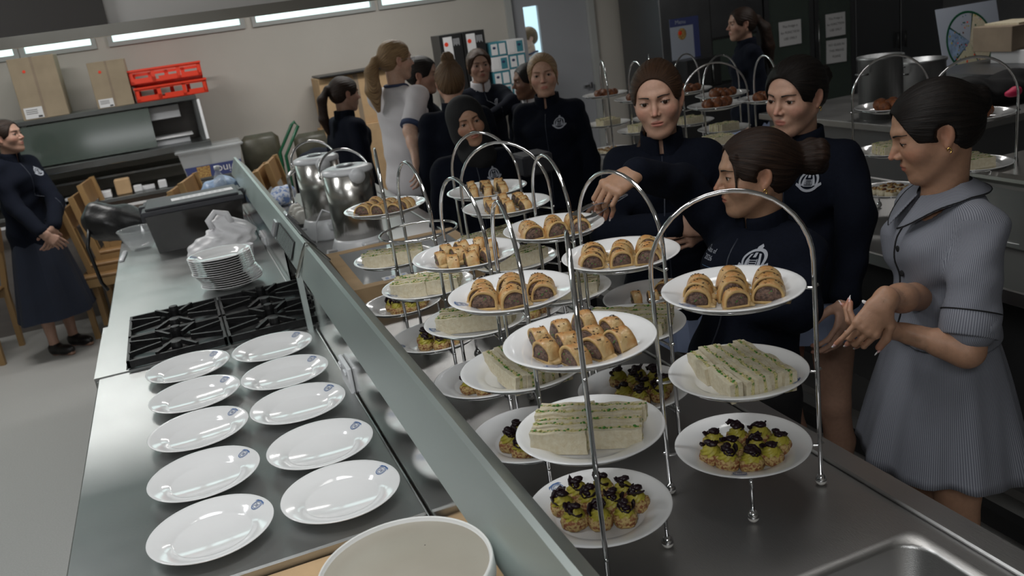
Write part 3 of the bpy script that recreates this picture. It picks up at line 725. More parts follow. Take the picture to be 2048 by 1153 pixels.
for k, (x, y, ang, w, top, mid, bot, cr) in enumerate(ST):
    stand(x, y, ang, 'chrome three tier cake stand, '+w.replace('stand', 'one'), 'cake stands on the serving bench')
    for ti, (cont, ca) in enumerate(zip((bot, mid, top), (cr[2], cr[1], cr[0]))):
        if cont is None: continue
        z = ZB+TZ[ti]; what = {'r': 'sausage rolls', 's': 'finger sandwiches', 't': 'tartlets'}[cont[0]]
        plate((x, y, z), 'white plate of %s, %s tier of the %s' % (what, TIERW[ti], w), 'plates on the cake stands', math.radians(ca) if ca is not None else None)
        tw = '%s plate of %s' % (TIERW[ti], w); zz = z+.0052
        if cont[0] == 'r': put_rolls(x, y, zz, cont[1]['cols'], cont[1]['face_deg'], cont[1]['n'], tw, k*7+1, cont[1].get('pitch', (.052, .033)))
        elif cont[0] == 's': put_sands(x, y, zz, cont[1], cont[2], tw, k*7+2)
        else: put_tarts(x, y, zz, tw, k*7+3, cont[1], {0: -.35, 1: 2.6}.get(k, .3*k))

# second group on the centre bench
BS = [(2.24, 4.44, 70, 'far left centre stand', 'b', 's', 'c'), (2.22, 4.03, 80, 'second centre stand from left', 'b', 's', 'c'),
      (2.47, 4.33, 60, 'rear stand behind front-facing student', 'b', 's', None), (2.475, 3.98, 30, 'rear stand right of front-facing student', 'b', 's', None),
      (2.43, 3.61, 20, 'rear stand before the fridges', 'b', 's', None), (2.215, 3.34, -20, 'stand between two standing students', 'b', 's', 'c'),
      (2.42, 3.26, 75, 'rear stand beside dark haired student', 'b', 's', None),
      (2.42, 2.54, -20, 'stand left of striped dress student', 'b', 's', 'c'), (2.38, 2.15, -25, 'stand behind striped dress student', 'b', 's', 'c')]
for k, (x, y, ang, w, top, mid, bot) in enumerate(BS):
    stand(x, y, ang, 'chrome three tier stand, '+w.replace('stand', 'one'), 'cake stands on the centre bench')
    for ti, c in ((2, top), (1, mid), (0, bot)):
        if c is None: continue
        z = ZB+TZ[ti]; what = {'b': 'browned balls', 's': 'sandwiches', 'c': 'square tarts'}[c]
        plate((x, y, z), 'plate of %s, %s tier, %s' % (what, TIERW[ti], w), 'plates on the centre bench stands', None, SPL_ME)
        tw = '%s tier, %s' % (TIERW[ti], w)
        if c == 'b': put_balls(x, y, z+.0048, tw, k)
        elif c == 's':
            put_sands(x, y, z+.0048, 0 if k < 7 else -15, (4,), tw, k+50, .026)
        else: put_cubes(x, y, z+.0048, tw, k)
# loose plate at the right edge of the centre bench
p = PZ(2075, 474, .915)
plate((p.x, p.y, ZB), 'white plate with sandwiches at the right edge of the centre bench', 'plates on the centre bench', None)
put_sands(p.x, p.y, ZB+.0055, 20, (2,), 'loose plate at right edge', 99)
# dish of leftover rolls held over the aisle edge by the reaching student
DX, DY, DZ = 1.072, 1.955, 1.035
plate((DX, DY, DZ), 'large white dish with leftover sausage rolls held behind the second stand', None, None, None, 1.1)
for k, (x, y, a) in enumerate(((-.045, .02, -1.9), (-.012, -.01, 1.2), (.05, .035, -.9), (.075, .02, .4), (.03, -.04, 2.2))):
    o = place(ROLLS[k], ('pastry', 'filling', 'seeds'), (DX+x, DY+y, DZ+.006), a, 'sausage roll', 'leftover sausage rolls on the held dish', 'sausage_roll')
    o['label'] = 'leftover sausage roll, %s on the large held dish' % ['far left', 'second from left', 'second from right', 'far right', 'frontmost'][k]
# ------------------------------------------------------------------ smooth bodies: signed distance field -> surface nets
def nrm(v): v = np.asarray(v, float); return v/(np.linalg.norm(v)+1e-12)
class Field:
    def __init__(s): s.p = []
    def ell(s, c, r, k=.01, R=None, op=1): s.p.append(('e', np.array(c, float), np.array(r, float), k, R, op)); return s
    def cone(s, a, b, ra, rb, k=.01, op=1): s.p.append(('c', np.array(a, float), np.array(b, float), ra, rb, k, op)); return s
    def fcone(s, a, b, ra, rb, x, k=.01, op=1): s.p.append(('f', np.array(a, float), np.array(b, float), np.array(ra, float), np.array(rb, float), np.array(x, float), k, op)); return s
    def half(s, pt, n, k=.004): s.p.append(('h', np.array(pt, float), nrm(n), k)); return s     # cut away the side n points to
    def bounds(s):
        lo = np.full(3, 9.); hi = np.full(3, -9.)
        for q in s.p:
            if q[0] == 'h' or q[-1] == -1: continue
            if q[0] == 'e': m = q[2].max(); l, h = q[1]-m, q[1]+m
            else:
                m = max(np.max(q[3]), np.max(q[4])); l, h = np.minimum(q[1], q[2])-m, np.maximum(q[1], q[2])+m
            lo = np.minimum(lo, l); hi = np.maximum(hi, h)
        return lo, hi
    def mesh(s, vox, lo=None, hi=None, warp=None):
        l0, h0 = s.bounds(); lo = l0-2.5*vox if lo is None else lo; hi = h0+2.5*vox if hi is None else hi
        n = np.ceil((hi-lo)/vox).astype(int)+1
        D = np.full(n, .2, np.float32)
        ax = [lo[i]+vox*np.arange(n[i]) for i in range(3)]
        def sub(l, h):
            i0 = np.clip(np.floor((l-lo)/vox).astype(int), 0, n); i1 = np.clip(np.ceil((h-lo)/vox).astype(int)+1, 0, n); return i0, i1
        for q in s.p:
            if q[0] == 'h':
                X = ax[0][:, None, None]; Y = ax[1][None, :, None]; Z = ax[2][None, None, :]
                d = -((X-q[1][0])*q[2][0]+(Y-q[1][1])*q[2][1]+(Z-q[1][2])*q[2][2]); d = -d; k = q[3]
                h = np.maximum(k-np.abs(D-d), 0)/k; D = (np.maximum(D, d)+h*h*k*.25).astype(np.float32); continue
            k, op = (q[3], q[5]) if q[0] == 'e' else (q[5], q[6]) if q[0] == 'c' else (q[6], q[7])
            if q[0] == 'e': m = q[2].max(); l, h = q[1]-m, q[1]+m
            else: m = max(np.max(q[3]), np.max(q[4])); l, h = np.minimum(q[1], q[2])-m, np.maximum(q[1], q[2])+m
            i0, i1 = sub(l-k-2*vox, h+k+2*vox)
            if np.any(i1 <= i0): continue
            X, Y, Z = np.meshgrid(*[a[i0[j]:i1[j]] for j, a in enumerate(ax)], indexing='ij', sparse=True)
            if q[0] == 'e':
                px, py, pz = X-q[1][0], Y-q[1][1], Z-q[1][2]
                if q[4] is not None:
                    R = q[4]; px, py, pz = (R[0][0]*px+R[1][0]*py+R[2][0]*pz, R[0][1]*px+R[1][1]*py+R[2][1]*pz, R[0][2]*px+R[1][2]*py+R[2][2]*pz)
                r = q[2]; k0 = np.sqrt((px/r[0])**2+(py/r[1])**2+(pz/r[2])**2); k1 = np.sqrt((px/r[0]**2)**2+(py/r[1]**2)**2+(pz/r[2]**2)**2)+1e-9
                d = k0*(k0-1)/k1
            else:
                a, b = q[1], q[2]; ab = b-a; L2 = ab@ab+1e-12
                t = np.clip(((X-a[0])*ab[0]+(Y-a[1])*ab[1]+(Z-a[2])*ab[2])/L2, 0, 1)
                dx, dy, dz = X-a[0]-t*ab[0], Y-a[1]-t*ab[1], Z-a[2]-t*ab[2]
                if q[0] == 'c': d = np.sqrt(dx*dx+dy*dy+dz*dz)-(q[3]+(q[4]-q[3])*t)
                else:
                    w = nrm(ab); u = nrm(q[5]-w*(q[5]@w)); v = np.cross(w, u)
                    pu = dx*u[0]+dy*u[1]+dz*u[2]; pv = dx*v[0]+dy*v[1]+dz*v[2]; pw = dx*w[0]+dy*w[1]+dz*w[2]
                    ru = q[3][0]+(q[4][0]-q[3][0])*t; rv = q[3][1]+(q[4][1]-q[3][1])*t; rw = np.minimum(ru, rv)
                    k0 = np.sqrt((pu/ru)**2+(pv/rv)**2+(pw/rw)**2); k1 = np.sqrt((pu/ru**2)**2+(pv/rv**2)**2+(pw/rw**2)**2)+1e-9
                    d = k0*(k0-1)/k1
            S = D[i0[0]:i1[0], i0[1]:i1[1], i0[2]:i1[2]]; d = d.astype(np.float32)
            if op == 1: h = np.maximum(k-np.abs(S-d), 0)/k; S[...] = np.minimum(S, d)-h*h*k*.25
            else: d = -d; h = np.maximum(k-np.abs(S-d), 0)/k; S[...] = np.maximum(S, d)+h*h*k*.25
        if warp is not None:
            X, Y, Z = np.meshgrid(*ax, indexing='ij', sparse=True); D = D+warp(X, Y, Z).astype(np.float32)
        return nets(D, lo, vox)
def nets(D, lo, vox):
    I = D < 0; n = D.shape
    c = [I[dx:n[0]-1+dx, dy:n[1]-1+dy, dz:n[2]-1+dz] for dx in (0, 1) for dy in (0, 1) for dz in (0, 1)]
    s = sum(x.astype(np.int8) for x in c); act = (s > 0) & (s < 8)
    idx = np.full(act.shape, -1, np.int64); w = np.argwhere(act); idx[act] = np.arange(len(w))
    acc = np.zeros((len(w), 3)); cnt = np.zeros(len(w))
    x, y, z = w.T
    for axis in range(3):
        o = [a for a in range(3) if a != axis]
        for da in (0, 1):
            for db in (0, 1):
                p = np.zeros(3, int); p[o[0]] = da; p[o[1]] = db; q = p.copy(); q[axis] = 1
                A = D[x+p[0], y+p[1], z+p[2]]; B = D[x+q[0], y+q[1], z+q[2]]; m = (A < 0) != (B < 0)
                t = A[m]/(A[m]-B[m]); P = np.tile(p.astype(float), (m.sum(), 1)); P[:, axis] += t; acc[m] += P; cnt[m] += 1
    V = lo+vox*(w+acc/np.maximum(cnt, 1)[:, None]); F = []
    for axis in range(3):
        o = [a for a in range(3) if a != axis]
        sl0 = [slice(None)]*3; sl1 = [slice(None)]*3; sl0[axis] = slice(0, n[axis]-1); sl1[axis] = slice(1, n[axis])
        for a in o: sl0[a] = slice(1, n[a]-1); sl1[a] = slice(1, n[a]-1)
        A = I[tuple(sl0)]; B = I[tuple(sl1)]; e = np.argwhere(A != B)
        if not len(e): continue
        fl = A[e[:, 0], e[:, 1], e[:, 2]]; e = e.copy()
        for a in o: e[:, a] += 1
        def cell(da, db):
            q = e.copy(); q[:, o[0]] += da; q[:, o[1]] += db; return idx[q[:, 0], q[:, 1], q[:, 2]]
        qd = np.stack([cell(-1, -1), cell(0, -1), cell(0, 0), cell(-1, 0)], 1)
        flip = fl if axis != 1 else ~fl
        qd[~flip] = qd[~flip][:, ::-1]; F.append(qd)
    return V, np.concatenate(F)
def join_vf(lst):
    V = []; F = []; n = 0
    for v, f in lst: V.append(v); F.append(np.asarray(f)+n); n += len(v)
    return np.concatenate(V), np.concatenate(F)
def quad_obj(name, V, F, mats, parent=None, tint=None, midx=None):
    me = bpy.data.meshes.new(name); me.vertices.add(len(V)); me.vertices.foreach_set('co', V.astype(np.float32).ravel())
    me.loops.add(F.size); me.loops.foreach_set('vertex_index', F.astype(np.int32).ravel()); me.polygons.add(len(F))
    me.polygons.foreach_set('loop_start', np.arange(0, F.size, 4, dtype=np.int32)); me.polygons.foreach_set('loop_total', np.full(len(F), 4, np.int32)); me.update(calc_edges=True)
    return wrap(name, me, mats, parent, midx, True, tint)
def xf(T, V): T = np.array(T); return V@T[:3, :3].T+T[:3, 3]

SKIN_T = {'fair': (.56, .33, .235), 'tan': (.44, .245, .155), 'olive': (.42, .24, .15), 'pale': (.60, .38, .28), 'brown': (.20, .10, .062), 'dim': (.40, .235, .17)}
M['skin'] = mat('skin', (.5, .3, .2), .48, vcol=True, noise=.10, nscale=90, bump=.12, bscale=350, sss=.12)
M['eye'] = mat('eye_white', (.55, .53, .5), .15); M['iris'] = mat('iris', (.03, .016, .009), .1); M['lash'] = mat('lash', (.012, .008, .006), .6)
M['nail'] = mat('pink_nail', (.72, .45, .45), .2); M['nailtip'] = mat('white_nail_tip', (.85, .83, .82), .2)
def hairmat(name, c, c2):
    m = mat(name, c, .46, spec=.25); N, L = nodes_of(m); b = N['Principled BSDF']
    a = N.new('ShaderNodeAttribute'); a.attribute_name = 'strand'; mp = N.new('ShaderNodeMapping'); mp.inputs['Scale'].default_value = (26, 9, 1); L.new(a.outputs['Vector'], mp.inputs[0])
    n = N.new('ShaderNodeTexNoise'); n.inputs['Scale'].default_value = 1.6; n.inputs['Detail'].default_value = 6; L.new(mp.outputs[0], n.inputs[0])
    r = N.new('ShaderNodeValToRGB'); r.color_ramp.elements[0].position = .36; r.color_ramp.elements[1].position = .66; r.color_ramp.elements[0].color = (*c2, 1); r.color_ramp.elements[1].color = (*c, 1)
    L.new(n.outputs[0], r.inputs[0]); L.new(r.outputs[0], b.inputs['Base Color'])
    bp = N.new('ShaderNodeBump'); bp.inputs['Strength'].default_value = .8; bp.inputs['Distance'].default_value = .003; L.new(n.outputs[0], bp.inputs['Height']); L.new(bp.outputs[0], b.inputs['Normal'])
    return m
M['hair_black'] = hairmat('near_black_hair', (.012, .008, .006), (.004, .003, .003))
M['hair_dark'] = hairmat('dark_brown_hair', (.035, .018, .011), (.008, .0045, .0035))
M['hair_brown'] = hairmat('brown_hair', (.075, .038, .02), (.02, .010, .006))
M['hair_blond'] = hairmat('dark_blond_hair', (.44, .29, .15), (.14, .08, .04))
M['hair_mid'] = hairmat('mid_brown_hair', (.22, .13, .065), (.055, .03, .016))
M['navy'] = mat('navy_fleece', (.0042, .0062, .0135), .9, noise=.25, nscale=150, bump=.15, bscale=250, spec=.15)
M['navy2'] = mat('navy_softshell', (.007, .009, .018), .75, noise=.2, nscale=120, bump=.1, bscale=200, spec=.2)
M['zip'] = mat('zip_tape', (.02, .025, .04), .5)
M['polo'] = mat('white_polo_cotton', (.56, .54, .56), .85, bump=.1, bscale=250)
M['polotrim'] = mat('polo_trim_navy', (.03, .045, .10), .8)
M['blackcloth'] = mat('black_cloth', (.006, .006, .007), .85)
M['skirtnavy'] = mat('navy_skirt', (.007, .012, .028), .85, noise=.15, nscale=12)
M['skirtblue'] = mat('pale_blue_pleated_cloth', (.24, .29, .43), .85, noise=.08, nscale=12)
M['shoe'] = mat('black_leather', (.007, .006, .006), .4); M['sock'] = mat('white_sock', (.5, .5, .5), .85)
M['crestw'] = mat('silver_embroidery', (.36, .38, .43), .7); M['txtblue'] = mat('pale_blue_embroidery', (.13, .26, .46), .7)
M['gold'] = mat('gold', (.75, .5, .16), .2, 1.0)
def stripe_mat():
    m = mat('striped_dress_cotton', (.3, .32, .38), .85, bump=.12, bscale=120); N, L = nodes_of(m); b = N['Principled BSDF']
    a = N.new('ShaderNodeAttribute'); a.attribute_name = 'stripe'; mt = N.new('ShaderNodeMath'); mt.operation = 'SINE'; L.new(a.outputs['Fac'], mt.inputs[0])
    r = N.new('ShaderNodeValToRGB'); r.color_ramp.elements[0].position = .25; r.color_ramp.elements[1].position = .75
    r.color_ramp.elements[0].color = (.125, .13, .16, 1); r.color_ramp.elements[1].color = (.25, .262, .30, 1)
    mr = N.new('ShaderNodeMapRange'); mr.inputs[1].default_value = -1; L.new(mt.outputs[0], mr.inputs[0]); L.new(mr.outputs[0], r.inputs[0]); L.new(r.outputs[0], b.inputs['Base Color'])
    return m
M['stripe'] = stripe_mat()

def rotm(ax, a):
    return np.array(Matrix.Rotation(a, 3, ax))
# ---- head, in its own frame: x right, y forward, z up, origin midway between crown and chin
def head_mesh(vox, neck, tone, lids=.5, asym=0., jaw=1., nose=1., smile=0.):
    f = Field()
    f.ell((0, -.020, .030), (.0705, .083, .076), .02)                      # cranium
    f.ell((0, .020, .028), (.058, .057, .060), .03)                        # brow
    f.ell((0, .020, -.028), (.051*jaw, .058, .062), .03)                   # mid face
    f.ell((0, .036, -.072), (.030*jaw, .038, .025), .03)                   # jaw
    f.ell((0, .0665, -.0915), (.0130, .0125, .0115), .020)                 # chin
    for s in (-1, 1):
        f.cone((s*.051*jaw, -.012, -.042), (s*.018, .05, -.088), .013, .012, .035)   # jaw line
        f.ell((s*.036, .050, -.024), (.021, .022, .020), .034)             # cheek
        f.cone((s*.010, .0765, .0255), (s*.034, .068, .0285), .0070, .0060, .016)  # brow ridge
    f.cone((0, .0765, .016), (0, .0915, -.014), .0058, .0066, .012)        # nose
    f.cone((0, .0880, -.009), (0, .1010, -.0235), .0058, .0072, .008)
    for s in (-1, 1): f.ell((s*.0098, .0880, -.0270), (.0058, .0090, .0062), .006)
    f.ell((0, .0715, -.054), (.022, .014, .016), .016)                     # mouth
    f.ell((0, .0838, -.0502), (.0155, .0052, .0042), .004); f.ell((0, .0818, -.0598), (.0135, .0068, .0050), .004)
    f.fcone((-.018, .0825, -.0552+smile*.0018), (0, .0895, -.0550), (.0045, .0007), (.0045, .0007), (0, 1, 0), .002, -1)
    f.fcone((0, .0895, -.0550), (.018, .0825, -.0552+smile*.0018), (.0045, .0007), (.0045, .0007), (0, 1, 0), .002, -1)
    for s in (-1, 1): f.ell((s*.0058, .0935, -.0330), (.0026, .0042, .0022), .002, op=-1)
    for s in (-1, 1):                                                      # eyes
        f.ell((s*.0310, .0860, .0065), (.0180, .0150, .0118), .012, op=-1)
        f.ell((s*.0305, .0640, .0065), (.0146, .0148, .0135), .004)
        oz = .0026*lids
        f.ell((s*.0308, .0810, .0048-.0012*(1-lids)), (.0120, .012, .0012+oz), .0012, op=-1)
    for s in (-1, 1):                                                      # ears
        R = rotm('Z', s*.42)@rotm('X', .22)
        f.ell((s*.0700, -.012, -.004), (.0060, .0155, .0270), .005, R)
        f.ell((s*.0752, -.0085, .001), (.0052, .0090, .0155), .003, R, op=-1)
        f.ell((s*.0752, -.0075, -.009), (.004, .0055, .010), .002, R, op=-1)
        f.ell((s*.0695, -.006, -.028), (.0042, .0068, .0080), .004)
    nb = np.array(neck, float)
    f.cone((0, -.022, -.050), nb, .0455, .0455, .02); f.cone((0, .006, -.085), nb+[0, .016, .01], .024, .036, .02)
    lo = np.array([-.092, -.125, min(-.125, nb[2]-.01)]); lo = np.minimum(lo, np.array([nb[0]-.075, nb[1]-.075, nb[2]-.02])); hi = np.maximum(np.array([.092, .125, .125]), np.array([nb[0]+.075, nb[1]+.08, 0]))
    V, F = f.mesh(vox, lo, hi)
    T = np.tile(np.array(SKIN_T[tone]), (len(V), 1)); x, y, z = V.T
    def blob(cx, cy, cz, rx, ry, rz): return np.exp(-(((x-cx)/rx)**2+((y-cy)/ry)**2+((z-cz)/rz)**2))
    for s in (-1, 1):
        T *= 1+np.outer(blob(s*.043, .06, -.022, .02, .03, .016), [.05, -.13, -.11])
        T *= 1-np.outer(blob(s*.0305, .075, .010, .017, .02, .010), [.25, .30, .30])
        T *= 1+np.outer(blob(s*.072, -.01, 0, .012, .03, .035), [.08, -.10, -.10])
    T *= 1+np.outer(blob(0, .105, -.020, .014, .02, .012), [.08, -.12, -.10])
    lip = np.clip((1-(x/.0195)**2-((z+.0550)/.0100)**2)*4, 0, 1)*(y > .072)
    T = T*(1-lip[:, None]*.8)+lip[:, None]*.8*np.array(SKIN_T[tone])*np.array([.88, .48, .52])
    return V, F, np.clip(T, 0, 1)
def crown_pts(): pass
def hair_field(style, vox):
    f = Field(); g = style.get
    th = g('vol', .010)-.003
    f.ell((0, -.020, .030), (.0705+th, .083+th, .076+th), .02)
    f.ell((0, .020, .028), (.058+th, .057+th*.8, .060+th*.9), .03)
    f.ell((0, -.045, -.010), (.060+th*.6, .055+th*.5, .055), .03)
    for s in (-1, 1): f.ell((s*.048, .004, .016), (.016+th*.6, .03, .036), .02)
    hl = g('hairline', 0)
    R = rotm('X', .12)
    f.ell((0, .152, -.030+hl), (.0930, .138, .130), .004, R, op=-1)
    f.ell((0, .045, -.085), (.12, .066, .072), .01, op=-1)
    for s in (-1, 1):
        if not g('cover_ears'): f.ell((s*.082, -.006, -.012), (.024, .023, .034), .008, op=-1); f.ell((s*.075, .035, -.040), (.03, .034, .034), .01, op=-1)
        else: f.cone((s*.058, .042, .050), (s*.066, -.005, -.035), .016, .013, .02)
    if g('part') is not None:
        px = g('part'); f.cone((px, .10, .075), (px, .03, .118), .0026, .0022, .004, -1); f.cone((px, .03, .118), (px, -.04, .122), .0022, .0012, .004, -1)
    if g('bun'):
        b = g('bun'); c = np.array(b[0]); r = b[1]
        f.cone((0, -.06, c[2]*.7+.012), c, .042, r*.7, .03); f.ell(c, (r, r*.85, r), .015)
        for k in range(7):
            a = k*.9+.3; f.ell(c+np.array([math.cos(a)*r*.5, -.25*r+.2*r*math.sin(k*2.), math.sin(a)*r*.5]), (r*.56, r*.5, r*.56), .004)
    if g('tail'):
        P = g('tail'); Rr = g('tail_r', [.022]*len(P))
        f.cone((0, -.06, P[0][2]), P[0], .04, Rr[0], .02)
        for i in range(len(P)-1): f.cone(P[i], P[i+1], Rr[i], Rr[i+1], .015)
    for (a, b_, r0, r1) in g('strands', []): f.cone(a, b_, r0, r1, .008)
    bc = np.array(g('bun')[0] if g('bun') else (g('tail')[0] if g('tail') else (0, -.12, 0)))
    F0 = np.array([0, .07, .085]); ax = nrm(bc-F0); u = nrm(np.cross(ax, [1, 0, 0])); w = np.cross(ax, u)
    def warp(X, Y, Z):
        px, py, pz = X-F0[0], Y-F0[1], Z-F0[2]
        A = px*u[0]+py*u[1]+pz*u[2]; B = px*w[0]+py*w[1]+pz*w[2]; C = px*ax[0]+py*ax[1]+pz*ax[2]
        a = np.arctan2(B, A+.03)
        fade = np.clip((.055-Y)/.03, .15, 1)
        return fade*.65*(.0009*np.sin(a*30+C*22+2*np.sin(C*30))+.0006*np.sin(a*67+C*35)+.0004*np.sin(a*111-C*60))
    V, F = f.mesh(vox, warp=warp)
    q = V-F0; A = q@u; B = q@w; C = q@ax; at = np.stack([np.arctan2(B, A+.03), C, np.zeros(len(V))], 1)
    return V, F, at
# ---- hands
def hand_field(f, wrist, d, back, side, curls=(.5, .55, .6, .65), thumb=(.5, .3, .2), size=1., spread=.06, fan=(0, 0, 0, 0)):
    """d along the fingers, back = back of the hand, side=+1 when the thumb lies towards cross(d, back)"""
    d = nrm(d); back = nrm(back-d*(np.asarray(back)@d)); t = np.cross(d, back)*side; w = np.array(wrist, float); s = size; tips = []
    f.fcone(w-d*.02*s, w+d*.02*s, (.026*s, .019*s), (.031*s, .017*s), t, .01)
    f.fcone(w+d*.02*s, w+d*.078*s, (.032*s, .0155*s), (.038*s, .0125*s), t, .010)
    L = [(.043, .025, .021), (.047, .029, .022), (.043, .027, .021), (.034, .020, .018)]; off = [.027, .009, -.009, -.026]; rad = [.0083, .0086, .0082, .0072]
    for i in range(4):
        b = w+d*(.084-.004*abs(i-1))*s+t*off[i]*s; a = curls[i]; dirn = nrm(d+t*(spread*(1.5-i))+back*fan[i]); r = rad[i]*s
        f.ell(b-d*.003+back*.002, (r*1.15,)*3, .006)
        for j, l in enumerate(L[i]):
            ang = a*(.9 if j == 0 else 1.15 if j == 1 else .8)
            ax = nrm(np.cross(dirn, -back)); R = np.array(Matrix.Rotation(ang, 3, Vector(ax))) if j or True else None
            dirn = R@dirn; back_l = R@back if j == 0 else R@back_l
            e = b+dirn*l*s; f.cone(b, e, r, r*.90, .0022); b = e; r *= .92
        tips.append((b, dirn, back_l, r))
    b = w+d*.022*s+t*.026*s-back*.004; dirn = nrm(d*.62+t*.72-back*thumb[0]); r = .0115*s
    f.cone(w+d*.012*s+t*.012*s, b+dirn*.028*s, .016*s, .0125*s, .010); b = b+dirn*.028*s
    for j, l in enumerate((.034, .027)):
        dirn = nrm(dirn+d*thumb[1]-t*thumb[1]*.9-back*thumb[2]); e = b+dirn*l*s; f.cone(b, e, r, r*.88, .003); b = e; r *= .92
    tips.append((b, dirn, nrm(back*.5+t*.8), r))
    return tips

def drape(tree, V, origin, right, up, out, off=.002):
    """lay flat 2-D verts (x along right, y along up) on a garment by shooting back along -out"""
    res = []; ok = True; o = np.array(origin); r = np.array(right); u = np.array(up); n = np.array(out)
    for v in V:
        p = o+r*v[0]+u*v[1]+n*.15; h = tree.ray_cast(Vector(p), Vector(-n), .4)
        res.append(np.array(h[0])+n*(off+v[2] if len(v) > 2 else off) if h[0] else o+r*v[0]+u*v[1])
    return np.array(res)
def jacket_crest(s=.027):
    b = MB(); n = 28
    def arcr(r0, r1, a0, a1, k=24, cy=0.):
        a = np.linspace(a0, a1, k+1); v = [(r0*math.cos(t), r0*math.sin(t)+cy, 0) for t in a]+[(r1*math.cos(t), r1*math.sin(t)+cy, 0) for t in a]
        b.add(v, [(i, i+1, i+k+2, i+k+1) for i in range(k)])
    arcr(s*.80, s*1.0, -.5, PI+.5, 30)
    arcr(s*.98, s*1.26, -2.75, -.39, 18, s*.18)
    def rect(x0, y0, x1, y1): b.box(x0*s, y0*s, -.0001, x1*s, y1*s, .0001)
    rect(-.28, -.28, .28, -.22); rect(-.28, -.1, .28, -.04); rect(-.28, .08, .28, .14); rect(-.34, -.34, -.28, .2); rect(.28, -.34, .34, .2); rect(-.5, -.5, .5, -.42)
    for sg in (-1, 1):
        b.add([(sg*.72*s, -.42*s, 0), (sg*.42*s, -.42*s, 0), (sg*.36*s, .30*s, 0), (sg*.22*s, .62*s, 0), (sg*.40*s, .58*s, 0), (sg*.60*s, .1*s, 0)], [(0, 1, 2, 5), (2, 3, 4, 5)])
        b.add([(sg*1.0*s, -.62*s, 0), (sg*1.32*s, -.35*s, 0), (sg*1.22*s, -.12*s, 0), (sg*.92*s, -.3*s, 0)], [(0, 1, 2, 3)])
    b.add([(-.16*s, .78*s, 0), (.16*s, .78*s, 0), (.2*s, 1.12*s, 0), (.0, 1.32*s, 0), (-.2*s, 1.12*s, 0)], [(0, 1, 2, 3, 4)])
    b.add([(-.12*s, .34*s, 0), (.12*s, .34*s, 0), (.1*s, .7*s, 0), (-.1*s, .7*s, 0)], [(0, 1, 2, 3)])
    return np.concatenate(b.v), b.f
JCV, JCF = jacket_crest()

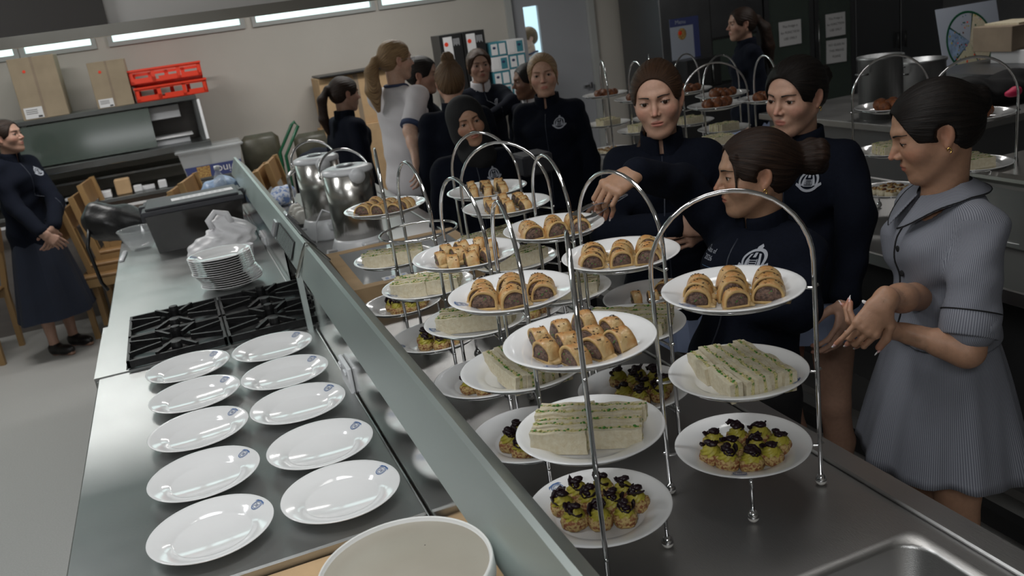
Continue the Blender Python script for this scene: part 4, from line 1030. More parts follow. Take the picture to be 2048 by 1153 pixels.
def person(label, head, body_deg, head_deg=None, pitch=0., roll=0., root=None, tone='fair', hair='hair_brown', style=None, H=1.64, top='jacket', bottom='skirtblue',
           armL=None, armR=None, handL=None, handR=None, hv=.0034, cv=.011, crest=True, crest_dz=.03, lids=.5, glasses=False, hijab=False, smile=0., jaw=1., legs=True, shoulder_y=0., iris=None, words=None, collar_m='navy', stud=False, group=None, bw=1., hem=.47, collar=True):
    """head: centre of the head in the room. Body faces body_deg (deg from +x)."""
    if head_deg is None: head_deg = body_deg
    hx, hy, hz = head; bd = math.radians(body_deg)-PI/2
    if root is None: root = (hx-math.cos(bd+PI/2)*.03, hy-math.sin(bd+PI/2)*.03)
    t = thing('person', label, 'person', (root[0], root[1], 0), bd, group)
    Minv = np.array((Matrix.Translation((root[0], root[1], 0)) @ Matrix.Rotation(bd, 4, 'Z')).inverted())
    def lw(p): return (Minv@np.array([*p, 1.]))[:3]
    hp = lw(head)
    fy = np.array([0, 1., 0]); X = np.array([1., 0, 0])
    hyaw = math.radians(head_deg-body_deg)
    Rh = Matrix.Rotation(hyaw, 4, 'Z') @ Matrix.Rotation(roll, 4, 'Y') @ Matrix.Rotation(pitch, 4, 'X')
    Mh = Matrix.Translation(hp) @ Rh; MhI = np.array(Mh.inverted())
    NB = np.array([hp[0]*.93, hp[1]*.9-.035, hp[2]-.146])                   # base of the neck
    zs = NB[2]; zp = .515*H
    pel = np.array([0, 0, zp]); wst = pel*.45+NB*.55+np.array([0, 0, -.02]); wst = np.array([NB[0]*.45, NB[1]*.45, zp+(zs-zp)*.40]); cst = np.array([NB[0]*.85, NB[1]*.85+.012, zp+(zs-zp)*.74])
    SH = {s: NB+np.array([s*.142*bw, .0, -.056]) for s in (-1, 1)}
    defarm = lambda s: (SH[s]+np.array([s*.045, -.03, -.265]), SH[s]+np.array([s*.060, .045, -.485]))
    def arm(a, s):
        if a is None: return defarm(s)
        return tuple(lw(p) for p in a)
    AR = {-1: arm(armL, -1), 1: arm(armR, 1)}
    # ---------- skin: head, arms, hands, legs and trunk in one mesh
    neck_h = (MhI@np.array([*(NB+[0, .006, -.02]), 1.]))[:3]
    hV, hF, hT = head_mesh(hv, neck_h, tone, lids, jaw=jaw, smile=smile)
    hVl = xf(Mh, hV)
    f = Field(); K = .03
    f.fcone(pel-[0, 0, .02], wst, (.135, .092), (.112, .082), X, K); f.fcone(wst, cst, (.112, .082), (.138, .096), X, K); f.fcone(cst, NB-[0, 0, .03], (.13, .085), (.06, .05), X, K)
    f.cone(NB-[0, 0, .05], NB+[0, .005, .0], .050, .045, .02)
    for s in (-1, 1):
        f.cone(SH[s], AR[s][0], .040, .034, .03); f.cone(AR[s][0], AR[s][1], .034, .0235, .02)
        if legs:
            hip = pel+[s*.082, 0, -.04]; kn = np.array([s*.085, .01, .285*H]); an = np.array([s*.085, -.02, .055*H])
            f.cone(hip, kn, .078, .050, .03); f.cone(kn, (kn*.6+an*.4)+[0, -.02, 0], .048, .047, .02); f.cone((kn*.6+an*.4)+[0, -.02, 0], an, .047, .030, .02); f.cone(an, an-[0, 0, .06], .032, .034, .01); f.cone(an-[0, 0, .055], an+[0, .13, -.068], .034, .026, .02)
    bV, bF = f.mesh(.013)
    parts = [(hVl, hF), (bV, bF)]; tints = [hT, np.tile(np.array(SKIN_T[tone]), (len(bV), 1))]
    nails = []
    for s, hd in ((-1, handL), (1, handR)):
        el, wr = AR[s]; hh = dict(hd or {}); vx = hh.pop('vox', .005); bare = hh.pop('bare', None)
        f = Field(); d = hh.pop('d', None); back = hh.pop('back', None)
        d = lw(np.array(root+(0,))+np.array(d)) if d is not None else nrm(wr-el)
        d = nrm(d)
        back = lw(np.array(root+(0,))+np.array(back)) if back is not None else np.array([s*1., .15, 0])
        sd = s if back is not None else s
        f.fcone(wr-nrm(wr-el)*.10, wr, (.031, .027), (.0255, .0195), np.cross(d, back), .01)
        if bare: f.cone(el, wr-nrm(wr-el)*.09, .0375, .031, .02); f.cone(el+nrm(SH[s]-el)*.16, el, .041, .037, .02)
        tips = hand_field(f, wr+d*.005, d, back, hh.pop('thumb_side', -s), **{k: v for k, v in hh.items() if k in ('curls', 'thumb', 'spread', 'size', 'fan')})
        V, F = f.mesh(vx); parts.append((V, F)); tn = np.tile(np.array(SKIN_T[tone]), (len(V), 1)); 
        for tp in tips:
            w = np.exp(-((V-tp[0])**2).sum(1)/.014**2); tn *= 1+np.outer(w, [.08, -.14, -.12])
        tints.append(tn)
        if hh.get('nails'): nails += tips
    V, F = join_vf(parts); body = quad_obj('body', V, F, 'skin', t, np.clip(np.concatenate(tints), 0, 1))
    htree = BVHTree.FromPolygons([tuple(v) for v in hV], [tuple(q) for q in hF])
    for (p, dr, bk, r) in nails:
        dr = nrm(dr); bk = nrm(bk-dr*(bk@dr)); sx = np.cross(dr, bk); T = Matrix(((sx[0], dr[0], bk[0], p[0]), (sx[1], dr[1], bk[1], p[1]), (sx[2], dr[2], bk[2], p[2]), (0, 0, 0, 1)))
        MB().sphere((0, r*.35, r*.50), (r*.66, r*1.15, r*.36), 10, 0, T).sphere((0, r*1.55, r*.38), (r*.48, r*.85, r*.20), 8, 1, T).build('fingernail', ['nail', 'nailtip'], t, True)
    # ---------- eyes, lashes, brows
    for s in (-1, 1):
        e = MB(); c = (s*.0306, .0655, .0055); e.sphere(c, .0126, 14, 0); dv = nrm(np.array([s*.02+(iris[0] if iris else 0), 1, (iris[1] if iris else -.05)])); p = np.array(c)+dv*.0097
        T = Matrix.Translation(p) @ Vector(dv).to_track_quat('Z', 'Y').to_matrix().to_4x4(); e.lathe([(.0072, -.0012), (.0062, .0022), (.0035, .0034), (0, .0037)], 14, 1, T)
        e.build('eye', ['eye', 'iris'], t, True).data.transform(Mh)
    b = MB()
    for s in (-1, 1):
        for zc, r_, dz in ((.0052+.0034*lids, .0009, .0028), ):
            pts = []
            for u in np.linspace(-1, 1, 9):
                x = s*.0314+u*.0135; z = zc+dz*(1-u*u)-.0022+.0008*u*s; h = htree.ray_cast(Vector((x, .2, z)), Vector((0, -1, 0)))
                if h[0]: pts.append((x, h[0].y+.0004, z))
            if len(pts) > 3: b.tube(pts, r_, 6)
        pts = []; rr = []
        for u in np.linspace(0, 1, 9):
            x = s*(.0125+u*.034); z = .0225+.0038*math.sin(u*2.3)-.0025*u*u; h = htree.ray_cast(Vector((x, .2, z)), Vector((0, -1, 0)))
            if h[0]: pts.append((x, h[0].y-.0002, z)); rr.append(.0021*(1-.75*u)+.0004)
        if len(pts) > 3: b.tube(pts, rr, 6)
    if b.v: b.build('brows_and_lashes', 'lash' if hair != 'hair_blond' else 'hair_mid', t, True).data.transform(Mh)
    # ---------- hair
    if hijab:
        f = Field(); f.ell((0, -.022, .030), (.088, .104, .096), .02); f.ell((0, -.01, -.04), (.080, .083, .085), .04); f.cone((0, -.02, -.06), (0, .0, -.15), .078, .085, .04)
        f.ell((0, .12, -.014), (.060, .088, .088), .006, op=-1)
        V, F = f.mesh(.006, warp=lambda X, Y, Z: .003*np.sin(Z*70+X*25+np.sin(Y*40)*1.5)*(Z < -.06)); V = xf(Mh, V); quad_obj('headscarf', V, F, 'blackcloth', t)
    else:
        V, F, at_ = hair_field(style or {}, max(hv*.9, .0028)); V = xf(Mh, V); o = quad_obj('hair', V, F, hair, t); a_ = o.data.attributes.new('strand', 'FLOAT_VECTOR', 'POINT'); a_.data.foreach_set('vector', at_.astype(np.float32).ravel())
    if glasses:
        g = MB()
        for s in (-1, 1):
            a = np.linspace(0, 2*PI, 20, endpoint=False); g.tube([(s*.032+.019*math.cos(q), .094, .004+.015*math.sin(q)) for q in a], .0009, 6, True); g.tube([(s*.051, .094, .008), (s*.072, .03, .008), (s*.076, -.01, .002)], .0009, 6)
        g.tube([(-.013, .096, .008), (0, .099, .010), (.013, .096, .008)], .0009, 6); g.build('glasses', 'silver', t, True).data.transform(Mh)
    if stud:
        MB().tube([(math.copysign(.079, stud), -.004+.004*math.cos(q), -.0365+.006*math.sin(q)) for q in np.linspace(0, 5, 9)], .0016, 6).build('gold_earring', 'gold', t, True).data.transform(Mh)
    # ---------- garment on the trunk
    sleeve = {'jacket': 1., 'polo': .62, 'dress': .86}[top]
    f = Field(); zh = hem*H; K = .035; th = .024 if top == 'jacket' else .012
    zz = np.array([0, 0, zh]); 
    f.fcone(pel*[1, 1, 0]+[0, 0, zh-.02], pel+[0, 0, .03], (.150*bw+th*.7, .106+th), (.142*bw+th, .102+th), X, K)
    f.fcone(pel+[0, 0, .03], wst, (.142*bw+th, .102+th), (.118*bw+th, .086+th), X, K); f.fcone(wst, cst, (.118*bw+th, .086+th), (.130*bw+th, .088+th), X, K)
    f.fcone(cst, NB-[0, 0, .055], (.126*bw+th, .080+th), (.078, .050+th*.3), X, .05)
    for s in (-1, 1):
        f.ell(cst+[s*.062, .058, -.02], (.055, .046, .055), .05)
        f.cone(NB+[s*.035, -.008, -.030], SH[s]+[s*-.008, 0, .004], .044, .034+th*.6, .05)
        a, b_, c = SH[s], AR[s][0], AR[s][1]
        if top == 'jacket':
            f.cone(a, b_, .041+th*.7, .037+th*.6, .03); e_ = b_+(c-b_)*.93; f.cone(b_, e_, .040+th*.6, .030+th*.45, .02)
        elif top == 'polo': f.cone(a, a+(b_-a)*.72, .050+th, .047+th, .03)
        else: f.cone(a, a+(b_-a)*.45, .036+th, .043+th, .03); f.cone(a+(b_-a)*.45, a+(b_-a)*.80, .043+th, .047+th, .01)
    f.half((0, 0, zh), (0, 0, -1), .004)
    if collar: f.fcone(NB+[0, .008, -.02], NB+[0, .012, .09], (.058, .056), (.060, .060), X, .004, -1)
    else: f.fcone(NB+[0, .02, -.035], NB+[0, .03, .09], (.062, .06), (.075, .07), X, .006, -1)
    sd = hash(label) % 97 if False else sum(map(ord, label)) % 97
    wr_amp = .0035 if top != 'polo' else .003
    warp = lambda X_, Y_, Z_: wr_amp*(np.sin(Z_*38+X_*17+sd+2*np.sin(Y_*21+sd))*np.sin(X_*23-Z_*11+sd*2)+.5*np.sin(Z_*71+Y_*45+X_*31+sd))
    V, F = f.mesh(cv, warp=warp)
    mname = {'jacket': 'navy', 'polo': 'polo', 'dress': 'stripe'}[top]
    nm = {'jacket': 'jacket', 'polo': 'polo_shirt', 'dress': 'dress_bodice'}[top]
    gar = quad_obj(nm, V, F, mname, t)
    gt = BVHTree.FromPolygons([tuple(v) for v in V], [tuple(q) for q in F])
    if top == 'dress':
        st = gar.data.attributes.new('stripe', 'FLOAT', 'POINT'); cx = wst[0]+(V[:, 2]-wst[2])/(zs-wst[2])*(NB[0]-wst[0]); cy = wst[1]+(V[:, 2]-wst[2])/(zs-wst[2])*(NB[1]-wst[1])
        val = np.arctan2(V[:, 0]-cx, V[:, 1]-cy)*.15
        for s in (-1, 1):
            a, b_ = SH[s], AR[s][0]; ab = nrm(b_-a); q = V-a; tt = q@ab; u = nrm(np.cross(ab, fy)); w = np.cross(ab, u); m = ((np.linalg.norm(q-np.outer(tt, ab), axis=1) < .085) & (s*(V[:, 0]-(NB[0]+s*.125)) > 0) & (tt > 0)); 
            val = np.where(m, np.arctan2(q@u, q@w)*.062, val)
        st.data.foreach_set('value', (val*2*PI/.0043).astype(np.float32))
    out = fy
    if top == 'polo':
        MB().tube([(NB[0]+.068*math.cos(q_), NB[1]+.006+.062*math.sin(q_), NB[2]+.012-.022*max(0, math.sin(q_))) for q_ in np.linspace(0, 2*PI, 28, endpoint=False)], [.008]*28, 8, True).build('collar', 'polotrim', t, True)
        for s in (-1, 1):
            a, b_ = SH[s], AR[s][0]; ab = nrm(b_-a); T_ = Matrix.Translation(a+(b_-a)*.84) @ Vector(ab).to_track_quat('Z', 'Y').to_matrix().to_4x4()
            MB().lathe([(.050, -.012), (.060, -.010), (.0615, .012), (.052, .014)], 28, 0, T_).build('sleeve_trim', 'polotrim', t, True)
    if top == 'dress':
        v = []; n_ = 48
        for (k_, zz_) in ((0, 0), (1, .5), (2, 1)):
            for i in range(n_):
                a_ = .14+(2*PI-.28)*i/(n_-1); fr = max(0, math.cos(a_))**6; w_ = (.038+.030*fr)*zz_; dx_, dy_ = math.sin(a_), math.cos(a_); r_ = .054+w_
                x_, y_ = NB[0]+dx_*r_*1.12, NB[1]+.006+dy_*r_+fr*.012
                z_ = NB[2]+.030-.028*max(0, math.cos(a_))-zz_*(.024+.045*fr); h_ = gt.ray_cast(Vector((x_, y_, NB[2]+.3)), Vector((0, 0, -1)))
                if h_[0] and zz_ > 0: z_ = max(z_, h_[0].z+.005)
                v.append((x_, y_, z_))
        for (x_, y_, z_) in list(v): v.append((x_, y_, z_-.003))
        N_ = 3*n_; f_ = [(k_*n_+i, (k_+1)*n_+i, (k_+1)*n_+i+1, k_*n_+i+1) for k_ in range(2) for i in range(n_-1)]; f_ += [tuple(N_+j for j in q_)[::-1] for q_ in f_]
        f_ += [(2*n_+i, N_+2*n_+i, N_+2*n_+i+1, 2*n_+i+1) for i in range(n_-1)]+[(k_*n_, N_+k_*n_, N_+(k_+1)*n_, (k_+1)*n_) for k_ in range(2)]+[(k_*n_+n_-1, (k_+1)*n_+n_-1, N_+(k_+1)*n_+n_-1, N_+k_*n_+n_-1) for k_ in range(2)]
        co = new_obj('collar', v, f_, 'stripe', t); a_ = co.data.attributes.new('stripe', 'FLOAT', 'POINT'); vv_ = np.array(v); a_.data.foreach_set('value', ((vv_[:, 0]-vv_[:, 1])*1400).astype(np.float32))
        MB().tube([v[2*n_+i] for i in range(n_)], .0016, 6).build('collar_piping', 'blackcloth', co, True)
        pts = []
        for k_ in range(26):
            zt = NB[2]-.03-k_*(NB[2]-.03-zh-.01)/25; h_ = gt.ray_cast(Vector((NB[0]*(zt-zp)/(zs-zp+1e-6)+.008, .5, zt)), Vector((0, -1, 0)))
            if h_[0]: pts.append((h_[0].x, h_[0].y+.001, zt))
        MB().tube(pts, .0022, 6).build('placket_edge', 'blackcloth', t, True)
        for k_ in (2, 7, 12, 18, 23):
            if k_ < len(pts): MB().lathe([(.0075, 0), (.0075, .002), (.003, .003), (0, .002)], 14, 0, Matrix.Translation(Vector(pts[k_])+Vector((-.016, .001, 0))) @ Matrix.Rotation(-PI/2, 4, 'X')).build('button', 'blackcloth', t, True)
        for s in (-1, 1):
            a, b_ = SH[s], AR[s][0]; ab = nrm(b_-a); T_ = Matrix.Translation(a+(b_-a)*.80) @ Vector(ab).to_track_quat('Z', 'Y').to_matrix().to_4x4()
            cu = MB().lathe([(.058, -.030), (.0605, -.028), (.0625, .022), (.060, .026), (.054, .024), (.052, -.02)], 36, 0, T_).build('sleeve_cuff', 'stripe', t, True)
            ang_ = cu.data.attributes.new('stripe', 'FLOAT', 'POINT'); ang_.data.foreach_set('value', (np.tile(np.linspace(0, 2*PI, 36, endpoint=False), 6)*72).astype(np.float32))
            MB().tube([T_ @ Vector((.0612*math.cos(q_), .0612*math.sin(q_), -.030)) for q_ in np.linspace(0, 2*PI, 30, endpoint=False)], .0016, 6, True).build('cuff_piping', 'blackcloth', cu, True)
    if top == 'jacket':
        n_ = 40; v = []; R0 = NB
        for (k_, z_, off_) in ((0, -.052, .0), (1, -.012, .0), (2, .030, .0), (3, .048, .0), (4, .050, -.004), (5, .048, -.008), (6, .0, -.008), (7, -.05, -.008)):
            for i in range(n_):
                a_ = PI/2+.10+(2*PI-.20)*i/(n_-1); fr = max(0, math.sin(a_)); rr = .0695-.10*max(z_+.01, 0)*(1-.3*fr)+(.008 if z_ < -.03 else 0)+.0015*math.sin(5*a_+sd)
                v.append((R0[0]+(rr+off_)*math.cos(a_), R0[1]+.004+(rr+off_)*.97*math.sin(a_)+fr*.006*(z_ > 0), R0[2]+z_-fr*.016*(z_ > -.02)))
        f_ = [(k_*n_+i, k_*n_+i+1, (k_+1)*n_+i+1, (k_+1)*n_+i) for k_ in range(7) for i in range(n_-1)]+[tuple(k_*n_ for k_ in range(8)), tuple(k_*n_+n_-1 for k_ in range(8))[::-1]]
        new_obj('collar', v, f_, collar_m, t)
        o0 = cst+[0, .0, -.02]
        zp_ = []
        for k in range(22):
            zt = NB[2]+.03-k*(NB[2]+.03-zh-.03)/21; h = gt.ray_cast(Vector((NB[0]*(zt-zp)/(zs-zp+1e-6), .5, zt)), Vector((0, -1, 0)))
            if h[0]: zp_.append((h[0].x, h[0].y+.0005, zt))
        if len(zp_) > 4: MB().tube(zp_, .0022, 6).build('zip', 'zip', t, True)
        if crest:
            cv_ = drape(gt, JCV, cst+[-.072, 0, crest_dz], X, (0, 0, 1), fy, .0025); new_obj('embroidered_crest', cv_, JCF, 'crestw', t, None, False)
            if words:
                for wtxt, sz, dz, mm in words:
                    v, ff = text_verts(wtxt, sz)
                    v2 = v.copy(); v2[:, 0] *= -1; v2 = v
                    vv = drape(gt, np.stack([-v[:, 0], v[:, 1], v[:, 2]], 1), cst+[.074, 0, dz+crest_dz-.01], X, (0, 0, 1), fy, .0025); new_obj('embroidered_words', vv, [q[::-1] for q in ff], mm, t, None, False)
    # ---------- below the waist
    def skirt(z0, z1, r0, r1, npl, amp, m, name='skirt', ry=.78, ctr=(0, 0), soft=0.):
        n = npl*8; rows = 14; v = []
        for j in range(rows+1):
            u = j/rows; z = z0+(z1-z0)*u; r = r0+(r1-r0)*u**.85
            for i in range(n):
                a = 2*PI*i/n; ph = (i % 8)/8; fold = (abs(ph-.5)*2-.5)*amp*(.15+.85*u) if not soft else amp*(.1+.9*u)*(math.sin(a*npl+sd)+.5*math.sin(a*npl*1.7+sd*2+u*2))*.6
                v.append((ctr[0]+(r+fold)*math.cos(a), ctr[1]+(r*ry+fold)*math.sin(a), z+.006*math.sin(3*a+sd)*(u > .95)))
        f_ = [(j*n+i, j*n+(i+1) % n, (j+1)*n+(i+1) % n, (j+1)*n+i) for j in range(rows) for i in range(n)]
        N0 = len(v); v += [(ctr[0]+(x-ctr[0])*.985, ctr[1]+(y-ctr[1])*.985, z-.0) for x, y, z in v[:N0]]
        f_ += [(N0+j*n+i, N0+(j+1)*n+i, N0+(j+1)*n+(i+1) % n, N0+j*n+(i+1) % n) for j in range(rows) for i in range(n)]
        f_ += [(rows*n+i, rows*n+(i+1) % n, N0+rows*n+(i+1) % n, N0+rows*n+i) for i in range(n)]
        o = new_obj(name, v, [q[::-1] for q in f_], m, t, None, bool(soft))
        if m == 'stripe':
            a_ = o.data.attributes.new('stripe', 'FLOAT', 'POINT'); vv = np.array(v); a_.data.foreach_set('value', (np.arctan2(vv[:, 0], vv[:, 1])*(r0+.05)*2*PI/.0043).astype(np.float32))
        return o
    if legs:
        if bottom == 'skirtblue': skirt(zp+.06, .435*H, .132, .190, 14, .014, 'skirtblue')
        elif bottom == 'skirtnavy': skirt(zp+.04, .17*H, .14, .27, 7, .03, 'skirtnavy', soft=0)
        elif bottom == 'dress': skirt(zp+.10, .375*H, .130, .225, 9, .018, 'stripe', 'dress_skirt', .85, soft=1)
        else:
            f = Field()
            f.fcone(pel+[0, 0, .04], pel-[0, 0, .05], (.135, .10), (.155, .11), X, .03)
            for s in (-1, 1):
                hip = pel+[s*.08, 0, -.05]; kn = np.array([s*.085, .01, .285*H]); an = np.array([s*.085, -.02, .06*H]); f.cone(hip, kn, .092, .066, .03); f.cone(kn, an, .066, .052, .02)
            V, F = f.mesh(.014); quad_obj('trousers', V, F, 'blackcloth', t)
        for s in (-1, 1):
            an = np.array([s*.085, -.02, 0]); f = Field(); f.ell(an+[0, .0, .045], (.044, .052, .05), .02); f.ell(an+[0, .075, .036], (.043, .085, .036), .02); f.half((0, 0, .002), (0, 0, -1), .003)
            V, F = f.mesh(.011); sh = quad_obj('shoe', V, F, 'shoe', t)
            if bottom in ('skirtblue', 'dress'): MB().lathe([(.044, .055), (.041, .10), (.038, .135), (.036, .137)], 18, 0, Matrix.Translation((s*.085, -.022, .0))).build('sock', 'sock', t, True)
    return t, gt, dict(NB=NB, SH=SH, AR=AR, cst=cst, wst=wst, Minv=Minv, Mh=Mh)
# ------------------------------------------------------------------ the students
BUN = lambda z=.03, y=-.145, r=.036, x=0: ((x, y, z), r)
def hd(px, py, dep): p = PD(px, py, dep); return (p.x, p.y, p.z)
# striped dress girl, right foreground
hp = hd(1866, 262, 2.02)
person('student in blue striped school dress at far right, hands clasped, looking down', hp, 165, 148, -.30, 0.02, tone='tan', hair='hair_black', hv=.0023, cv=.0075, top='dress', bottom='dress', lids=.12,
       style=dict(vol=.012, bun=BUN(.030, -.106, .030), part=.0, hairline=-.002), H=1.62, bw=.94, hem=.575, collar=False, stud=-1,
       armL=[PD(1932, 700, 1.95), PD(1800, 664, 1.99)], armR=[PD(1868, 590, 2.16), PD(1770, 600, 1.93)],
       handL=dict(vox=.0030, bare=1, d=(-.90, .34, .12), back=(-.1, -.5, -.8), curls=(.62, .72, .8, .9), size=.92, nails=1), handR=dict(vox=.0030, bare=1, d=(-.55, .05, -.62), back=(-.31, -.85, .30), curls=(.85, .85, .75, .2), size=.92, thumb=(.1, .35, .25), nails=1))
# reaching student with tongs
hp = hd(1508, 345, 2.28)
HW = (1.045, 1.955, 1.392)
person('student with curly bun in navy jacket, reaching out with steel tongs', hp, 192, 158, -.06, .0, root=(hp[0]-.07, hp[1]-.0), tone='olive', hair='hair_dark', hv=.0023, cv=.008, crest_dz=.045, H=1.56, bw=.88, bottom='trousers',
       style=dict(vol=.011, bun=BUN(.012, -.150, .047), hairline=.002, strands=[((-.055, .055, .06), (-.06, .062, -.02), .005, .003), ((-.05, .06, .06), (-.062, .03, .01), .009, .004)]), lids=.8, stud=-1,
       armR=[(hp[0]-.09, hp[1]+.20, 1.30), HW], armL=[(hp[0]-.03, hp[1]-.19, 1.02), (hp[0]-.10, hp[1]-.02, 1.0)],
       handR=dict(vox=.0030, d=(-.86, -.20, -.22), back=(-.10, -.45, .85), curls=(1.05, 1.0, .95, .9), thumb=(.9, .15, .35), thumb_side=1, nails=1), handL=dict(curls=(.6, .6, .6, .6)), words=[('Class of', .016, .018, 'crestw'), ('2026', .018, .0, 'crestw'), ('______', .014, -.016, 'txtblue')])
# tall dark haired student behind
hp = hd(1590, 192, 2.62)
person('tall dark haired student in navy jacket and pale blue skirt, right of the front-facing one', hp, 205, 198, -.12, -.04, tone='fair', hair='hair_black', hv=.0027, cv=.010, H=1.66, bw=.92, hem=.505,
       style=dict(vol=.012, bun=BUN(.02, -.128, .035), part=.012, hairline=.0), lids=.7, armL=[PD(1712, 430, 2.52), PD(1690, 605, 2.42)], armR=[(hp[0]-.02, hp[1]+.24, 1.10), (hp[0]-.12, hp[1]+.14, 1.0)], handL=dict(curls=(.5, .5, .5, .5)), stud=-1)
# front-facing student with blond ends
hp = hd(1315, 198, 2.68)
person('student facing front with brown hair and blond ponytail end over her shoulder', hp, 238, 232, -.10, .06, tone='fair', hair='hair_brown', hv=.0027, cv=.010, H=1.66, bw=.92,
       style=dict(vol=.010, bun=((0, -.10, .075), .028), part=0., hairline=.004, strands=[((.05, -.06, -.06), (.085, .02, -.16), .010, .005), ((.075, .0, -.13), (.12, .05, -.20), .006, .002)]), lids=.95, iris=(-.15, -.08),
       armL=[(hp[0]+.20, hp[1]-.10, 1.14), (hp[0]+.02, hp[1]-.18, 1.13)], armR=[(hp[0]-.22, hp[1]-.02, 1.13), (hp[0]-.08, hp[1]-.21, 1.16)], handR=dict(curls=(.5, .5, .5, .5)), handL=dict(curls=(.5, .5, .5, .5)), smile=-.6)
# headscarf student
hp = hd(935, 246, 4.0)
person('student in black headscarf and navy jacket, smiling behind the stands', hp, 262, 262, .02, .16, tone='tan', hair='hair_black', hijab=True, lids=.6, H=1.45, smile=1.2, cv=.012, collar=True, bw=.98, bottom='trousers')
# blond student facing camera
hp = hd(1086, 150, 4.60)
person('fair haired student in navy jacket turning towards the camera, middle distance', hp, 235, 245, -.02, .03, tone='fair', hair='hair_blond', H=1.62, cv=.012, bottom='trousers', bw=.98,
       style=dict(vol=.010, bun=((0, -.115, .0), .026), part=0., hairline=.006, strands=[((.066, .03, .03), (.07, .02, -.06), .006, .003), ((-.066, .03, .03), (-.07, .02, -.06), .006, .003)]), lids=.6)
# high-bun student seen from behind
hp = hd(900, 165, 4.72)
person('fair haired student with high bun, seen from behind', hp, 72, 78, -.05, 0, tone='fair', hair='hair_mid', H=1.68, cv=.013, crest=False, bottom='trousers', bw=1.02,
       style=dict(vol=.011, bun=((0, -.06, .125), .034), hairline=0))
# polo student
hp = hd(792, 120, 5.0)
person('student with glasses and long fair ponytail in white polo shirt', hp, 28, 6, -.10, .04, tone='pale', hair='hair_blond', H=1.74, top='polo', bottom='trousers', cv=.012, glasses=True, hem=.50, collar=False, bw=1.22,
       style=dict(vol=.009, tail=[(0, -.125, .0), (0, -.15, -.06), (.01, -.15, -.16), (.015, -.13, -.27)], tail_r=[.022, .038, .046, .014], hairline=.004),
       armR=[PD(820, 262, 4.85), PD(832, 318, 4.80)], armL=[PD(838, 255, 5.2), PD(850, 300, 5.1)], handR=dict(bare=1, curls=(.5, .5, .5, .5)), handL=dict(bare=1, curls=(.5, .5, .5, .5)))
# dark haired student beyond, facing right
hp = hd(846, 150, 5.35)
person('dark haired student in navy jacket half hidden behind the high-bun student', hp, -20, -30, -.15, 0, tone='dim', hair='hair_black', H=1.64, cv=.013, crest=False, bottom='trousers', bw=.98, style=dict(vol=.010, bun=((0, -.12, .0), .03)))
# dark ponytail student
hp = hd(690, 188, 5.75)
person('student in navy jacket with long dark ponytail, beside the brown cartons', hp, 20, 12, -.15, 0, tone='dim', hair='hair_dark', H=1.58, cv=.013, crest=False, bottom='trousers', bw=.98,
       style=dict(vol=.010, tail=[(0, -.12, .03), (0, -.16, -.04), (0, -.155, -.16), (0, -.13, -.25)], tail_r=[.02, .030, .030, .012]))
# by the appliance boxes
hp = hd(958, 132, 5.9)
person('student in navy jacket with hand on hip before the stacked boxes', hp, 268, 262, 0, 0, tone='dim', hair='hair_brown', H=1.62, cv=.013, bottom='trousers', bw=.98, collar_m='polo',
       style=dict(vol=.012, cover_ears=1, bun=((0, -.10, -.02), .03), hairline=-.002), armL=[PD(1025, 205, 5.75), PD(985, 232, 5.65)])
# darker skinned student in profile
hp = hd(1055, 162, 5.55)
person('student with dark hair and pale collar in profile behind the fair haired student', hp, 215, 175, -.05, 0, tone='brown', hair='hair_black', H=1.50, collar_m='polo', cv=.013, bottom='trousers', bw=.98, style=dict(vol=.009, bun=((0, -.115, .0), .03)))
# far left student
hp = (-.97, 6.50, 1.475)
person('student in navy jacket and long navy skirt standing alone at far left', hp, -40, -25, .06, 0, tone='dim', hair='hair_dark', H=1.60, cv=.012, bottom='skirtnavy', bw=.98,
       style=dict(vol=.010, bun=((0, -.115, -.01), .028)), armR=[PD(30, 415, 5.62), PD(86, 468, 5.52)], armL=[PD(112, 405, 5.75), PD(108, 455, 5.56)],
       handL=dict(curls=(.4, .5, .5, .5), d=(-.3, -.2, -.7), back=(.6, -.7, .3)), handR=dict(curls=(.4, .5, .5, .5), d=(.6, .0, -.6), back=(.2, -.9, .3)), group=None)
# background student by the cabinets
hp = hd(1482, 48, 6.2)
person('student with long wavy ponytail passing the fridges in the background', hp, 160, 165, 0, 0, tone='dim', hair='hair_dark', H=1.62, cv=.014, crest=False, bw=.98,
       style=dict(vol=.010, tail=[(0, -.12, .02), (0, -.17, -.05), (0, -.19, -.18), (0, -.20, -.32)], tail_r=[.024, .040, .045, .016]))
# adult behind the door's glass
hp = hd(1090, 76, 8.5)
person('adult with short brown hair and glasses behind the door glass', (hp[0], 8.55, hp[2]), 185, 185, 0, 0, tone='pale', hair='hair_mid', H=1.74, cv=.014, top='polo', bottom='trousers', glasses=True, collar=False, style=dict(vol=.014, hairline=.0), bw=.98)
# ------------------------------------------------------------------ on the far left bench
def quadbox(name, label, cat, c, sx, sy, sz, rz, m, b=.004, group=None):
    t = thing(name, label, cat, c, rz, group); box_obj('body', -sx/2, -sy/2, 0, sx/2, sy/2, sz, m, t, b); return t
